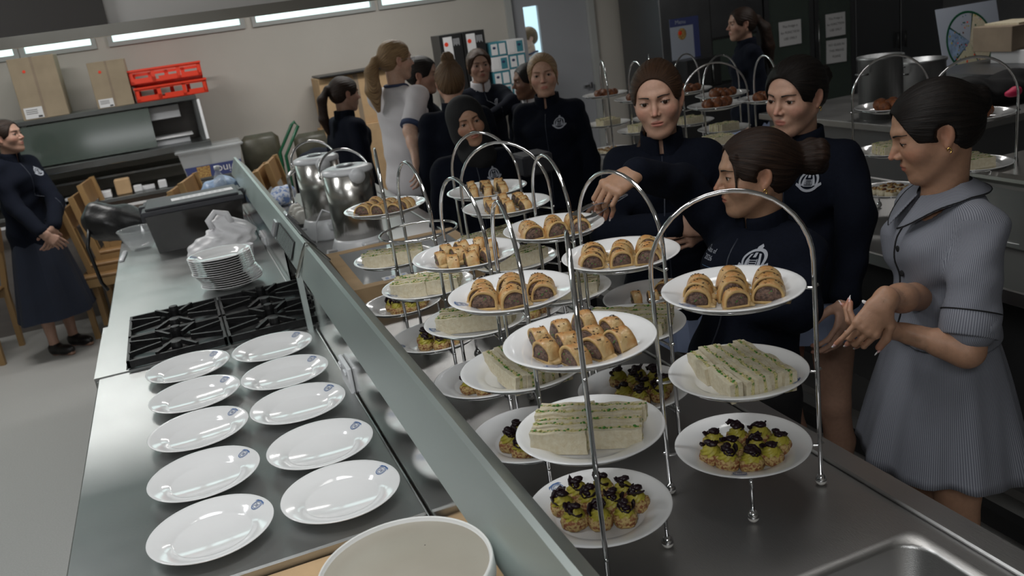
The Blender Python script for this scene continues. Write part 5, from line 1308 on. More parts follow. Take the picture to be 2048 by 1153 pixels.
# smoked crate with lid
cr = thing('storage_crate', 'black smoked plastic crate with grey lid on far left bench', 'crate', (.02, 4.80, ZB), -.02)
v = MB(); w0, d0, w1, d1, hh, th = .21, .145, .235, .17, .205, .004
def tapered(b, w0, d0, w1, d1, z0, z1, th, m=0):
    P = [(w0, d0, z0), (w1, d1, z1), (w1-th, d1-th, z1), (w0-th, d0-th, z0+th)]; v = []
    for (w, d, z) in P: v += [(-w, -d, z), (w, -d, z), (w, d, z), (-w, d, z)]
    f = [(k*4+i, k*4+(i+1) % 4, (k+1)*4+(i+1) % 4, (k+1)*4+i) for k in range(3) for i in range(4)]+[(3, 2, 1, 0), (12, 13, 14, 15)]
    return b.add(v, f, m)
tapered(v, w0, d0, w1, d1, 0, hh, th).build('bin', 'smoke', cr)
b = MB(); b.box(-.245, -.18, hh-.012, .245, .18, hh+.012, b=.005).box(-.225, -.16, hh+.012, .225, .16, hh+.024, b=.004); ld = b.build('lid', 'smokelid', cr)
for s in (-1, 1): MB().box(s*.245-.014, -.03, hh-.06, s*.245+.014, .03, hh+.02, b=.004).build('clip', 'smokelid', cr)
pl = MB().box(-.10, -.055, hh+.0245, .205, .035, hh+.026, 0, RT(rz=.06)).build('paper_label', 'paper', cr); pl['label'] = 'white paper label on the lid'
b = MB()
for k in range(2):
    for i in range(9): b.box(-.06+i*.026, -.03+k*.03, hh+.0262, -.044+i*.026, -.018+k*.03, hh+.0266, 0, RT(rz=.06))
b.build('faint_writing', 'grey', pl)
r = random.Random(3)
for i in range(12):
    x, y = -.15+.10*(i % 4), -.08+.075*(i//4)
    o = MB().sphere((0, 0, .035), (.045, .036, .035), 10).build('bread_roll', 'carddark', None, True); o.location = (cr.location.x+x, cr.location.y+y, ZB+.006+(.0)); tag(o, 'brown bread roll seen through the smoked crate, %s in %s row' % (['leftmost', 'second from left', 'third from left', 'rightmost'][i % 4], ['front', 'middle', 'back'][i//4]), 'bread roll', 'bread rolls inside the smoked crate')
# thin plastic carrier bag: crumpled heap with loop handles
def blob_obj(name, prims, m, vox, warp=None, parent=None):
    f = Field()
    for q in prims:
        if q[0] == 'e': f.ell(*q[1:])
        else: f.cone(*q[1:])
    V, F = f.mesh(vox, warp=warp); return quad_obj(name, V, F, m, parent)
bg = thing('plastic_bag', 'crumpled thin white plastic bag in front of the black crate', 'bag', (.10, 4.30, ZB)); bg.scale = (1.25, 1.1, 1.12)
blob_obj('sack', [('e', (0, 0, .05), (.115, .085, .055), .03), ('e', (-.06, -.02, .035), (.07, .06, .04), .02), ('e', (.06, .03, .08), (.07, .055, .055), .03), ('e', (.02, .03, .12), (.05, .04, .045), .03)], 'bag', .006, lambda X, Y, Z: .006*np.sin(X*70+8*Y+3*np.sin(Z*50))*np.sin(Y*60+Z*30)+.003*np.sin(Z*140+X*90), bg)
b = MB(); b.tube([(-.02, 0, .12), (-.03, .0, .155), (0, .01, .185), (.04, .01, .17), (.05, .0, .13)], .012, 8); hn = b.build('loop_handle', 'bag', bg, True); hn.scale = (1, 1, 1)
cp = tag(MB().lathe([(.0, 0), (.024, 0), (.033, .07), (.036, .074), (.034, .075), (.031, .07), (.022, .004), (0, .004)], 24).build('paper_cup', 'bag', None, True), 'small white plastic cup behind the plate stack', 'cup'); cp.location = (.19, 4.08, ZB)
gb = thing('glass_bowl', 'clear glass bowl left of the black crate', 'bowl', (-.275, 4.86, ZB))
MB().lathe([(.0, 0), (.045, 0), (.06, .015), (.085, .06), (.10, .105), (.104, .11), (.10, .112), (.095, .105), (.08, .06), (.055, .02), (0, .008)], 28).build('bowl', 'glassware', gb, True)
sp = tag(MB().box(-.012, -.11, 0, .012, .11, .012, b=.004).build('white_ladle', 'whiteplastic', None, True), 'white plastic scraper lying at the far left bench edge', 'utensil'); sp.location = (-.365, 4.75, ZB); sp.rotation_euler.z = -.06
bb = thing('black_bag', 'shiny black nylon bag slumped behind the glass bowl', 'bag', (-.40, 5.30, ZB))
blob_obj('body', [('e', (0, 0, .09), (.15, .12, .10), .04), ('e', (-.07, .02, .12), (.10, .09, .10), .04), ('e', (.10, -.02, .07), (.11, .09, .07), .04)], 'blackbag', .012, lambda X, Y, Z: .008*np.sin(X*38+Z*25)*np.sin(Y*30+Z*20), bb)
MB().tube([(-.13, -.05, .10), (-.16, -.1, .0), (-.14, -.11, -.2), (-.12, -.1, -.25)], .01, 8).build('strap', 'blackbag', bb, True)
pk = thing('bottled_water_pack', 'shrink wrapped pack in pale blue film behind the crate lid', 'water pack', (.17, 5.36, ZB))
blob_obj('wrap', [('e', (0, 0, .10), (.12, .10, .12), .03), ('e', (.05, 0, .13), (.09, .08, .10), .03)], 'towel', .011, lambda X, Y, Z: .006*np.sin(X*60+Z*40), pk)
MB().lathe([(0, 0), (.036, 0), (.036, .14), (.03, .175), (.014, .205), (.013, .215), (.016, .216), (.016, .235), (0, .236)], 20, 0, RT((.02, -.08, .06))).build('bottle', 'glassware', pk, True)
MB().lathe([(.0155, 0), (.0155, .022), (0, .023)], 16, 0, RT((.02, -.08, .278))).build('cap', 'whiteplastic', pk, True)
# ------------------------------------------------------------------ near end: tub on a carton
cb = thing('cardboard_box', 'brown cardboard carton at the near end under the white tub', 'box', (.08, 1.24, .62))
b = MB(); b.box(-.36, -.33, 0, .19, .300, .262, b=.003); b.build('body', 'card', cb)
b = MB(); b.box(-.36, .0, .2622, .215, .004, .2636); b.build('flap_seam', 'carddark', cb)
tag(box_obj('trolley_table', -.36, .9, .58, .29, 1.54, .62, 'bench'), 'steel trolley top under the carton at the near end', 'trolley')
tb = thing('white_tub', 'large round white tub with cream lid at bottom centre', 'tub', (.158, 1.063, .882))
prof = [(0, 0), (.103, 0), (.110, .15), (.114, .18), (.118, .182), (.118, .19), (.114, .193), (.1155, .222)]
MB().lathe(prof+[(.11, .222), (0, .222)], 64).build('tub_body', 'tubwhite', tb, True)
MB().lathe([(.1215, .210), (.1243, .214), (.1232, .236), (.121, .2405), (.1185, .239), (.117, .2335), (0, .2330)], 72).build('rim', 'tubwhite', tb, True)
MB().lathe([(.1172, .2336), (.1165, .2346), (0, .2346)], 64).build('lid', 'tublid', tb, True)
b = MB()
for (x, y) in ((-.09, .02), (-.05, -.04), (.05, .05), (.03, -.09)): b.sphere((x*.8, y*.8, .2347), (.0012, .0009, .0004), 6)
b.build('crumb_specks', 'ink', tb)

# ------------------------------------------------------------------ serving bench, far part
bx = thing('catering_box', 'brown catering carton with clear window lid behind the stands', 'box', (.715, 3.195, ZB), -.02)
b = MB(); W_, D_, Hb = .265, .300, .085
b.box(-W_, -D_, 0, W_, D_, .004).box(-W_, -D_, 0, -W_+.004, D_, Hb).box(W_-.004, -D_, 0, W_, D_, Hb).box(-W_, -D_, 0, W_, -D_+.004, Hb).box(-W_, D_-.004, 0, W_, D_, Hb); b.build('tray', 'card', bx)
b = MB(); q = .045; b.box(-W_, -D_, Hb, W_, -D_+q, Hb+.004).box(-W_, D_-q, Hb, W_, D_, Hb+.004).box(-W_, -D_+q, Hb, -W_+q, D_-q, Hb+.004).box(W_-q, -D_+q, Hb, W_, D_-q, Hb+.004); b.build('lid_frame', 'card', bx)
box_obj('window_film', -W_+q, -D_+q, Hb+.001, W_-q, D_-q, Hb+.002, 'film', bx)
box_obj('foil_liner', -W_+.006, -D_+.006, .005, W_-.006, D_-.006, .012, 'tray_in', bx)
lb = box_obj('sticker', -.15, -D_+.03, Hb+.0045, -.06, -D_+.075, Hb+.0055, 'paper', bx); lb['label'] = 'small white sticker'
b = MB()
for i in range(4): b.box(-.14+i*.02, -D_+.04, Hb+.0056, -.128+i*.02, -D_+.065, Hb+.0058)
b.build('sticker_print', 'print', lb)
# urns
def urn(x, y, rz, label, h=.365):
    t = thing('hot_water_urn', label, 'urn', (x, y, ZB), rz, 'hot water urns')
    MB().lathe([(.0, 0), (.125, 0), (.128, .01), (.125, .05), (.112, .085), (.106, .095)], 40).build('base', 'whiteplastic', t, True)
    MB().lathe([(.104, .09), (.104, h), (.1, h+.002), (0, h+.002)], 48).build('drum', 'urn', t, True)
    MB().lathe([(.1055, h), (.107, h+.006), (.106, h+.018), (.085, h+.026), (.05, h+.028), (.045, h+.024), (0, h+.024)], 48).build('lid', 'whiteplastic', t, True)
    MB().lathe([(.03, h+.0275), (.036, h+.030), (.034, h+.033), (.0, h+.033)], 24, 0, RT((.0, .02, 0))).build('lid_badge', 'silver', t, True)
    b = MB(); b.sphere((0, -.106, h-.004), (.034, .022, .026), 16).lathe([(.030, -.012), (.031, .012), (.0, .0125)], 24, 0, RT((0, -.112, h-.005), rx=PI/2)); b.build('spout_cap', 'whiteplastic', t, True)
    MB().tube([(.110*math.cos(a), .03+.05*math.sin(a), h-.01+.10*math.sin(a)) for a in np.linspace(.0, PI, 20)], .0055, 8).build('bail_handle', 'chrome', t, True)
    MB().tube([(-.12, -.03, .06), (-.165, -.05, .07), (-.175, -.06, .045), (-.15, -.06, .012), (-.12, -.05, .015)], .006, 8).build('side_handle', 'whiteplastic', t, True)
    MB().box(-.035, -.145, .05, .035, -.10, .085, b=.006).build('drip_plate', 'whiteplastic', t)
    return t
urn(.640, 3.70, .15, 'stainless hot water urn with white lid, nearer of the two')
urn(.600, 4.25, .10, 'stainless hot water urn with white lid, farther of the two', .36)
UR = [o for o in bpy.data.objects if o.name == 'hot_water_urn.001'][0]
MB_ = MB().tube([(0, 0, .02), (.02, .03, .10), (.06, .02, .16), (.11, -.01, .13), (.14, -.05, .05), (.12, -.09, .01), (.05, -.10, .008)], .004, 8).build('white_cord', 'whiteplastic', None, True); MB_.parent = UR; MB_.location = (-.12, -.19, 0)
# upside-down cups on a black tray
ct = tag(box_obj('cup_tray', .385, 4.56, ZB, .66, 5.08, ZB+.012, 'blackplastic', None, .003), 'black tray under the upside-down cups behind the urns', 'tray')
for i in range(3):
    for j in range(3):
        c = MB().lathe([(.042, 0), (.0435, .003), (.040, .03), (.030, .052), (.022, .058), (.020, .062), (0, .060)], 22).tube([(.036, 0, .018), (.052, 0, .02), (.056, 0, .035), (.046, 0, .045), (.032, 0, .044)], .0035, 6).build('tea_cup', 'cup', None, True)
        c.location = (.435+i*.09, 4.62+j*.115, ZB+.012); c.rotation_euler.z = i+j*1.7
        tag(c, 'upside-down white tea cup, %s of %s row on the black tray' % (['left', 'middle', 'right'][i], ['front', 'middle', 'back'][j]), 'cup', 'upside-down tea cups')
tag(blob_obj('napkins', [('e', (.48, 5.32, ZB+.04), (.09, .07, .045), .02), ('e', (.45, 5.28, ZB+.03), (.07, .06, .035), .02), ('e', (.53, 5.36, ZB+.06), (.07, .06, .05), .02)], 'napkin', .01, lambda X, Y, Z: .006*np.sin(X*60+Y*40)), 'heap of blue and white patterned cloth behind the cups', 'cloth')
hb = thing('bracket_stand', 'bent steel bracket handle standing behind the cups', 'bracket', (.56, 5.22, ZB))
MB().tube([(0, 0, 0), (0, 0, .17), (.02, 0, .19), (.12, .02, .235)], .011, 8).build('handle', 'chrome', hb, True)
box_obj('foot', -.03, -.03, 0, .03, .03, .012, 'chrome', hb, .003)

# ------------------------------------------------------------------ chairs
def chair(loc, rz, label, group):
    t = thing('wooden_chair', label, 'chair', loc, rz, group); m = 'wood'
    for s in (-1, 1):
        pts = [(0, 0), (.035, 0), (.03, .42), (-.045, .86), (-.078, .855), (-.008, .42)]
        MB().prism([(p[0]-.2, p[1]) for p in pts], s*.20-.016, s*.20+.016, 1).build('back_post', m, t)
        MB().prism([(.2, 0), (.235, 0), (.235, .44), (.2, .44)], s*.20-.016, s*.20+.016, 1).build('leg', m, t)
        box_obj('side_rail', -.18, s*.20-.012, .37, .215, s*.20+.012, .43, m, t)
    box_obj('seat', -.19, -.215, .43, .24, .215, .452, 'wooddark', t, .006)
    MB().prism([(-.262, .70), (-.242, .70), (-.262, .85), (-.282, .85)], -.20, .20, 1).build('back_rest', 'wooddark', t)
    return t
for k in range(4):
    c0 = PY(212+k*8-k*2, 650-k*36, 6.6); ch = chair((-.77+k*.085+.18, 6.35+k*.14, .0+k*.065), math.radians(-8), 'wooden chair, %s in the leaning stack behind the left bench' % ['nearest', 'second', 'third', 'farthest'][k], 'stacked wooden chairs')
    ch.location = (-.60+k*.07, 6.80+k*.07, k*.065)
ch = chair((-1.55, 6.75, 0), math.radians(170), 'wooden chair at the left edge behind the lone student', None)
for k in range(3):
    p = PY((405, 385, 372)[k], 352+k*22, 6.1); chair((p.x+.16, 6.1+k*.14, p.z-.86), math.radians(-15), 'wooden chair, %s of the three behind the crate' % ['rightmost', 'middle', 'leftmost'][k], 'wooden chairs behind the crate')
for k in range(3):
    p = PY((553, 532, 512)[k], 318+k*14, 6.2-k*.06); chair((p.x+.22, 6.2-k*.1, p.z-.86), math.radians(-15), 'wooden chair, %s of the three by the dark jacket' % ['rightmost', 'middle', 'leftmost'][k], 'wooden chairs by the dark jacket')
jk = thing('hanging_jacket', 'dark blue jacket thrown over the wooden chairs', 'jacket', (.92, 6.35, .62))
blob_obj('cloth', [('e', (0, 0, .28), (.17, .11, .17), .05), ('e', (-.10, -.03, .22), (.10, .10, .20), .05), ('e', (.12, 0, .12), (.14, .1, .2), .05), ('e', (0, 0, .06), (.18, .1, .1), .05)], 'navy2', .014, lambda X, Y, Z: .01*np.sin(X*30+Z*12)*np.sin(Y*25), jk)

# ------------------------------------------------------------------ serving counter with gantry at the back left
gc = thing('canteen_counter', 'long grey laminate canteen counter with steel edge at back left', 'counter', (0, 0, 0))
box_obj('counter_front', -2.6, 7.26, 0, .40, 7.30, .84, 'laminate', gc); box_obj('counter_top', -2.6, 7.22, .84, .42, 7.9, .87, 'shelfsteel', gc, .004)
box_obj('tray_rail', -2.6, 7.15, .80, .4, 7.19, .815, 'whiteplastic', gc)
for x in (-2.3, -1.2, -.1): box_obj('panel_joint', x, 7.255, .0, x+.006, 7.262, .84, 'dark', gc)
ga = thing('shelf_gantry', 'two level steel shelf gantry with greenish glass on the canteen counter', 'shelf', (0, 0, 0))
box_obj('top_shelf', -2.4, 7.42, 1.475, .24, 7.82, 1.51, 'shelfsteel', ga, .004); box_obj('lower_shelf', -2.4, 7.32, 1.11, .27, 7.86, 1.16, 'shelfsteel', ga, .004)
box_obj('inner_shelf', -2.4, 7.45, 1.0, .25, 7.85, 1.015, 'shelfsteel', ga)
for x in (-2.4, -1.0, .215): box_obj('upright', x, 7.44, .87, x+.03, 7.48, 1.475, 'shelfsteel', ga); box_obj('upright', x, 7.78, .87, x+.03, 7.82, 1.475, 'shelfsteel', ga)
T = Matrix.Translation((0, 7.40, 1.17)) @ Matrix.Rotation(-.12, 4, 'X')
MB().box(-2.36, 0, 0, -.12, .006, .30, 0, T).build('sneeze_glass', 'shelfglass', ga)
box_obj('back_panel', -2.4, 7.83, 1.16, .24, 7.84, 1.475, 'laminate', ga)
MB().prism([(7.44, 1.475), (7.80, 1.475), (7.84, 1.16), (7.34, 1.16)], .245, .25, 0).build('end_glass', 'clear', ga)
MB().tube([(.25, 7.44, 1.47), (.252, 7.34, 1.17)], .012, 8).build('end_rail', 'whiteplastic', ga)
tr = thing('folded_trays', 'pale tray pile on the gantry shelf end', 'trays', (-.02, 7.5, 1.16))
box_obj('lower_tray', -.17, 0, 0, .15, .25, .045, 'grey', tr, .004); box_obj('upper_tray', -.2, -.02, .05, .18, .27, .06, 'paper', tr, .003)
tag(box_obj('paper_pile', -.16, 7.5, 1.36, .10, 7.75, 1.46, 'grey', None, .004), 'grey box hanging under the top gantry shelf', 'box')
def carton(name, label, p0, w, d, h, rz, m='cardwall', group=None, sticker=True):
    t = thing(name, label, 'box', p0, rz, group); box_obj('carton', 0, 0, 0, w, d, h, m, t, .003)
    box_obj('tape', w*.47, -.001, 0, w*.53, .0, h, 'carddark', t)
    if sticker:
        s_ = box_obj('address_label', w*.06, -.003, h*.02, w*.46, -.001, h*.2, 'paper', t); s_['label'] = 'white printed label'
        b = MB(); 
        for i in range(3): b.box(w*.1, -.0035, h*(.155-i*.03), w*.35, -.003, h*(.165-i*.03))
        b.box(w*.34, -.0035, h*.03, w*.43, -.003, h*.06); b.build('label_print', 'ink', s_)
        MB().lathe([(.011, 0), (.011, .0008), (0, .0008)], 10, 0, RT((w*.3, -.002, h*.78), rx=PI/2)).build('red_mark', 'red', t)
    return t
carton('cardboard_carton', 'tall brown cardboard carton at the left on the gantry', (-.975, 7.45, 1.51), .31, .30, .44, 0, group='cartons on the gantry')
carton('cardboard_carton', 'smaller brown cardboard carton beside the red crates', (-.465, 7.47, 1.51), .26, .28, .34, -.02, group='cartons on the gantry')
# red plastic crates
def red_crate(x, y, z, rx, label):
    t = thing('red_crate', label, 'crate', (x, y, z), -.02, 'red plastic crates'); t.rotation_euler = (rx, 0, -.03)
    w, h, d = .53, .105, .30
    b = MB(); b.box(0, 0, 0, w, .008, .022).box(0, 0, h-.022, w, .008, h).box(0, 0, 0, .03, .008, h).box(w-.03, 0, 0, w, .008, h)
    for x0 in (.16, .345): b.box(x0, 0, 0, x0+.028, .008, h)
    for i in range(3): b.box(.03+i*.18, 0, .022, .19+i*.16, .008, .042)
    b.box(-.004, -.008, h-.01, w+.004, .012, h+.004); b.build('front_wall', 'red', t)
    b = MB(); b.box(0, 0, 0, w, d, .006).box(0, 0, 0, .008, d, h).box(w-.008, 0, 0, w, d, h); b.build('base_and_ends', 'red', t)
    b = MB(); b.box(0, d-.008, 0, w, d, .022).box(0, d-.008, h-.022, w, d, h)
    for i in range(5): b.box(i*.125, d-.008, 0, i*.125+.03, d, h)
    b.build('back_wall', 'red', t); return t
red_crate(-.185, 7.48, 1.512, 0, 'bright red plastic crate, lower of the two on the gantry')
red_crate(-.20, 7.50, 1.645, -.10, 'bright red plastic crate, upper of the two on the gantry')
# clear tub with upside-down lettering
wc = thing('clear_tub', 'clear plastic tub with upside-down lettering on the counter', 'tub', (.24, 7.40, .874), 0)
v = MB(); tapered(v, .20, .13, .235, .165, 0, .225, .004).build('tub_wall', 'clear', wc)
MB().box(-.255, -.185, .222, .255, .185, .245, b=.008).build('lid', 'clear', wc)
bd = MB().prism([(-.195, .02), (.195, .02), (.215, .11), (-.210, .11)], -.155, -.150, 1).build('label_band', 'posterb', wc)
MB().prism([(-.12, .02), (-.03, .02), (-.025, .105), (-.125, .105)], -.157, -.1551, 1).build('yellow_patch', 'tart', wc)
text_obj('winc.', .085, Matrix.Translation((.10, -.158, .062)) @ Matrix.Rotation(PI/2, 4, 'X') @ Matrix.Rotation(PI, 4, 'Z'), 'paper', wc)
# things on the counter
r = random.Random(11)
for k, (px, py, w, d, h, m, nm, lb) in enumerate(((140, 352, .16, .1, .05, 'grey', 'cloth_bundle', 'grey cloth bundle'), (195, 347, .12, .1, .05, 'paper', 'paper_packet', 'white paper packet'), (165, 385, .26, .14, .03, 'paper', 'paper_pile', 'flat white paper pile'), (130, 400, .1, .1, .04, 'towel', 'blue_packet', 'pale blue packet'),
        (232, 320, .11, .08, .12, 'card', 'small_carton', 'small orange-brown carton'), (280, 335, .14, .06, .03, 'whiteplastic', 'white_dish', 'white dish'), (318, 340, .06, .06, .06, 'whiteplastic', 'white_jug', 'small white jug'), (275, 372, .06, .05, .05, 'whiteplastic', 'white_scoop', 'white moulded scoop'), (180, 372, .18, .1, .03, 'dark', 'dark_pan', 'dark shallow pan'))):
    p = PY(px, py, 7.30+.04*(k % 3)); t = thing(nm, lb+' lying on the canteen counter', 'clutter', (p.x, p.y, .87 if p.z < 1.0 else .87)); box_obj('body', -w/2, -d/2, 0, w/2, d/2, h, m, t, min(h, w, d)*.1)
# olive stools, trolley handle, cartons behind students
for k, (px, py, Y) in enumerate(((516, 268, 7.55), (622, 264, 7.55))):
    p = PY(px, py, Y); t = thing('upholstered_chair', 'dark olive padded chair, %s of two against the back wall' % ['left', 'right'][k], 'chair', (p.x, Y, 0), 0, 'olive padded chairs')
    zt = p.z; MB().box(-.155, -.05, zt-.34, .155, .05, zt, b=.045).build('backrest', 'olive', t, True); MB().box(-.19, -.28, .42, .19, .1, .50, b=.03).build('seat', 'olive', t, True)
    for sx_ in (-1, 1):
        for sy_ in (-1, 1): MB().tube([(sx_*.16, -.09+sy_*.16, .43), (sx_*.18, -.09+sy_*.18, 0)], .012, 8).build('leg', 'blackplastic', t, True)
    MB().tube([(-.13, .02, zt-.33), (-.13, .02, .45)], .012, 8).build('back_bar', 'blackplastic', t, True)
ht = thing('hand_trolley', 'green tubular hand trolley handle by the back wall', 'trolley', (0, 0, 0))
a0, a1, a2, a3 = PY(560, 305, 7.2), PY(583, 250, 7.2), PY(596, 252, 7.2), PY(572, 312, 7.2)
MB().tube([(a0.x-.02, 7.2, .02), tuple(a0), tuple(a1), ((a1.x+a2.x)/2, 7.2, a1.z+.02), tuple(a2), tuple(a3), (a3.x, 7.2, .02)], .013, 8).build('frame', 'green', ht, True)
box_obj('toe_plate', a0.x-.05, 6.95, 0, a3.x+.2, 7.22, .02, 'green', ht)
for s_ in (-.05, .25): MB().lathe([(.1, -.02), (.11, -.02), (.11, .02), (.1, .02)], 20, 0, RT((a0.x+s_, 7.3, .11), ry=PI/2)).build('wheel', 'blackplastic', ht, True)
carton('cardboard_carton', 'brown cardboard stack behind the dark ponytail student', (1.21, 7.55, 1.05), .62, .35, .42, 0, 'card', sticker=False)
carton('cardboard_carton', 'brown carton under the cardboard stack by the back wall', (1.18, 7.5, .45), .66, .4, .6, 0, 'card', sticker=False)
tag(box_obj('black_board', 1.22, 7.5, 1.475, 1.8, 7.9, 1.49, 'blackplastic', None, .004), 'thin black lid lying on the cardboard stack', 'lid')
sb = thing('side_table', 'low side table by the back wall carrying the appliance cartons', 'table', (0, 0, 0)); box_obj('table_top', 1.95, 7.45, 1.02, 3.10, 7.95, 1.05, 'frame', sb)
for x in (1.98, 3.06): box_obj('leg', x-.02, 7.5, 0, x+.02, 7.54, 1.02, 'frame', sb); box_obj('leg', x-.02, 7.88, 0, x+.02, 7.92, 1.02, 'frame', sb)
# appliance cartons black/white with red spots
for k in range(2):
    x = 2.28+k*.21; t = thing('appliance_carton', 'tall black and white appliance carton with red spot, %s of two' % ['left', 'right'][k], 'box', (x, 7.5, 1.05), 0, 'black and white appliance cartons')
    box_obj('carton', 0, 0, 0, .20, .25, .62, 'blackplastic', t, .002); box_obj('white_face', .03, -.003, .02, .11, -.001, .60, 'paper', t)
    MB().lathe([(.018, 0), (.018, .0008), (0, .0008)], 14, 0, RT((.055, -.004, .54), rx=PI/2)).build('red_spot', 'red', t); MB().lathe([(.016, 0), (.016, .0008), (0, .0008)], 14, 0, RT((.065, -.004, .30), rx=PI/2)).build('red_spot', 'red', t)
    b = MB(); [b.box(.12+.012*i, -.003, .52+.01*(i % 2), .126+.012*i, -.001, .58) for i in range(5)]; b.build('white_pattern', 'grey', t)
# teal and white cups cartons, stacked
for k in range(8):
    c_, r_ = k % 2, k//2; t = thing('teal_carton', 'teal and white carton, %s column, %s layer by the door' % (['left', 'right'][c_], ['bottom', 'second', 'third', 'top'][r_]), 'box', (2.72+c_*.165, 7.5, 1.05+r_*.125), 0, 'teal and white cartons')
    box_obj('carton', 0, 0, 0, .16, .24, .122, 'teal' if (k+r_) % 2 else 'paper', t, .002)
    for q in range(2):
        box_obj('printed_panel', .012+q*.075, -.003, .015, .07+q*.075, -.001, .108, 'paper' if (k+r_) % 2 and q == 0 else 'teal' if (k+r_) % 2 == 0 and q else 'paper', t)
        if (k+r_+q) % 2: MB().sphere((.04+q*.07, -.004, .075), (.016, .002, .012), 8).build('cup_picture', 'printdark', t)
# ------------------------------------------------------------------ fridges and cabinets at the back right
YF = 7.2
xs0, xs1, xs2, xs3, xs4 = 4.25, 5.36, 5.93, 6.42, 7.55
cbn = thing('tall_steel_cabinet', 'tall plain stainless cabinet beside the glass door fridges', 'cabinet', (xs0, YF, 0)); box_obj('body', 0, 0, 0, xs1-xs0-.01, .75, 2.15, 'fridge', cbn, .006)
box_obj('door_gap', .52, -.003, .1, .526, .002, 2.1, 'dark', cbn); box_obj('recess', .53, -.012, .55, 1.0, -.002, 1.28, 'shelfglass', cbn); box_obj('recess_edge', .52, -.016, 1.28, 1.01, -.004, 1.30, 'dark', cbn)
mn = thing('menu_poster', 'blue and white menu poster on the tall steel cabinet', 'poster', (4.34, YF-.004, 1.12)); box_obj('sheet', 0, -.003, 0, .30, 0, .40, 'posterw', mn); box_obj('blue_band', 0, -.005, .33, .30, -.003, .40, 'posterb', mn); box_obj('blue_margin', .24, -.0055, .0, .30, -.003, .40, 'posterb', mn)
b = MB(); b.sphere((0, 0, 0), (.045, .002, .052), 16, 0, RT((.12, -.004, .26))); b.build('bowl_picture', 'tart', mn, True); MB().sphere((.10, -.006, .27), (.02, .002, .02), 10).build('orange_spot', 'red', mn, True)
text_obj('Menu', .05, Matrix.Translation((.11, -.0058, .365)) @ Matrix.Rotation(PI/2, 4, 'X'), 'posterw', mn)
mw = thing('microwave', 'black microwave on the counter before the steel cabinet', 'microwave', (4.33, 6.95, .90)); box_obj('body', 0, 0, 0, .36, .24, .26, 'blackplastic', mw, .008); box_obj('door_glass', .02, -.006, .03, .25, 0, .23, 'dark', mw); MB().tube([(.26, -.02, .04), (.26, -.02, .22)], .006, 8).build('handle', 'shelfsteel', mw, True)
sh = thing('low_cabinet', 'low dark cabinet under the microwave', 'cabinet', (4.25, 6.9, 0)); box_obj('body', 0, 0, 0, 1.0, .29, .9, 'dark', sh, .004)
def sign(x, z, w, h, lines, label, tilt=0.):
    t = thing('paper_sign', label, 'sign', (x, YF-.012, z), 0, None); t.rotation_euler = (0, tilt, 0)
    box_obj('sheet', 0, -.002, 0, w, 0, h, 'paper', t)
    for i, l in enumerate(lines): text_obj(l, h*.145, Matrix.Translation((w/2, -.003, h*(.78-i*.25))) @ Matrix.Rotation(PI/2, 4, 'X'), 'ink', t)
for k, (x0, x1) in enumerate(((xs1, xs2), (xs2, xs3))):
    t = thing('glass_door_fridge', 'upright glass door fridge with steel frame, %s of two' % ['left', 'right'][k], 'fridge', (x0, YF, 0), 0, 'glass door fridges'); w = x1-x0-.01
    b = MB(); b.box(0, .02, 0, .03, .75, 2.1).box(w-.03, .02, 0, w, .75, 2.1).box(0, .02, 2.07, w, .75, 2.1).box(0, .02, 0, w, .75, .42).box(0, .72, 0, w, .75, 2.1); b.build('case', 'fridge', t)
    d_ = MB(); d_.box(0, -.01, .44, .05, .018, 2.05).box(w-.05, -.01, .44, w, .018, 2.05).box(.05, -.01, .44, w-.05, .018, .50).box(.05, -.01, 1.98, w-.05, .018, 2.05); dr = d_.build('door', 'fridge', t)
    box_obj('door_glass', .05, 0, .50, w-.05, .006, 1.98, 'shelfglass', dr); MB().tube([(.03, -.03, .9), (.03, -.03, 1.3)], .008, 8).build('handle', 'shelfsteel', dr, True)
    for z in (.62, .98, 1.34, 1.70): box_obj('wire_shelf', .03, .06, z, w-.03, .7, z+.012, 'shelfsteel', t)
    box_obj('floor_rail', .05, .02, .5, w-.05, .06, .53, 'shelfsteel', t)
sign(5.51, 1.115, .255, .225, ['This Fridge is', 'for FUNCTION', 'USE ONLY'], 'white paper sign on the left glass fridge door')
sign(6.055, 1.125, .235, .215, ['This Fridge is', 'for FUNCTION', 'USE ONLY'], 'white paper sign, upper one on right fridge door')
sign(6.05, .875, .245, .22, ['NO GLASS IN', 'THIS FRIDGE', 'PLEASE'], 'white paper sign, lower one on right fridge door', .03)
t = thing('steel_cupboard', 'stainless double door cupboard with dark handles right of the fridges', 'cupboard', (xs3, YF, 0)); w = xs4-xs3
box_obj('body', 0, .02, 0, w, .75, 2.15, 'fridge', t)
for s_ in (0, 1):
    dr = box_obj('door', .01+s_*w/2, 0, .06, w/2-.004+s_*w/2, .02, 2.1, 'fridge', t, .004); MB().tube([(w/2-.045+s_*.09, -.025, .90), (w/2-.045+s_*.09, -.025, 1.06)], .012, 8).build('handle', 'blackplastic', dr, True)
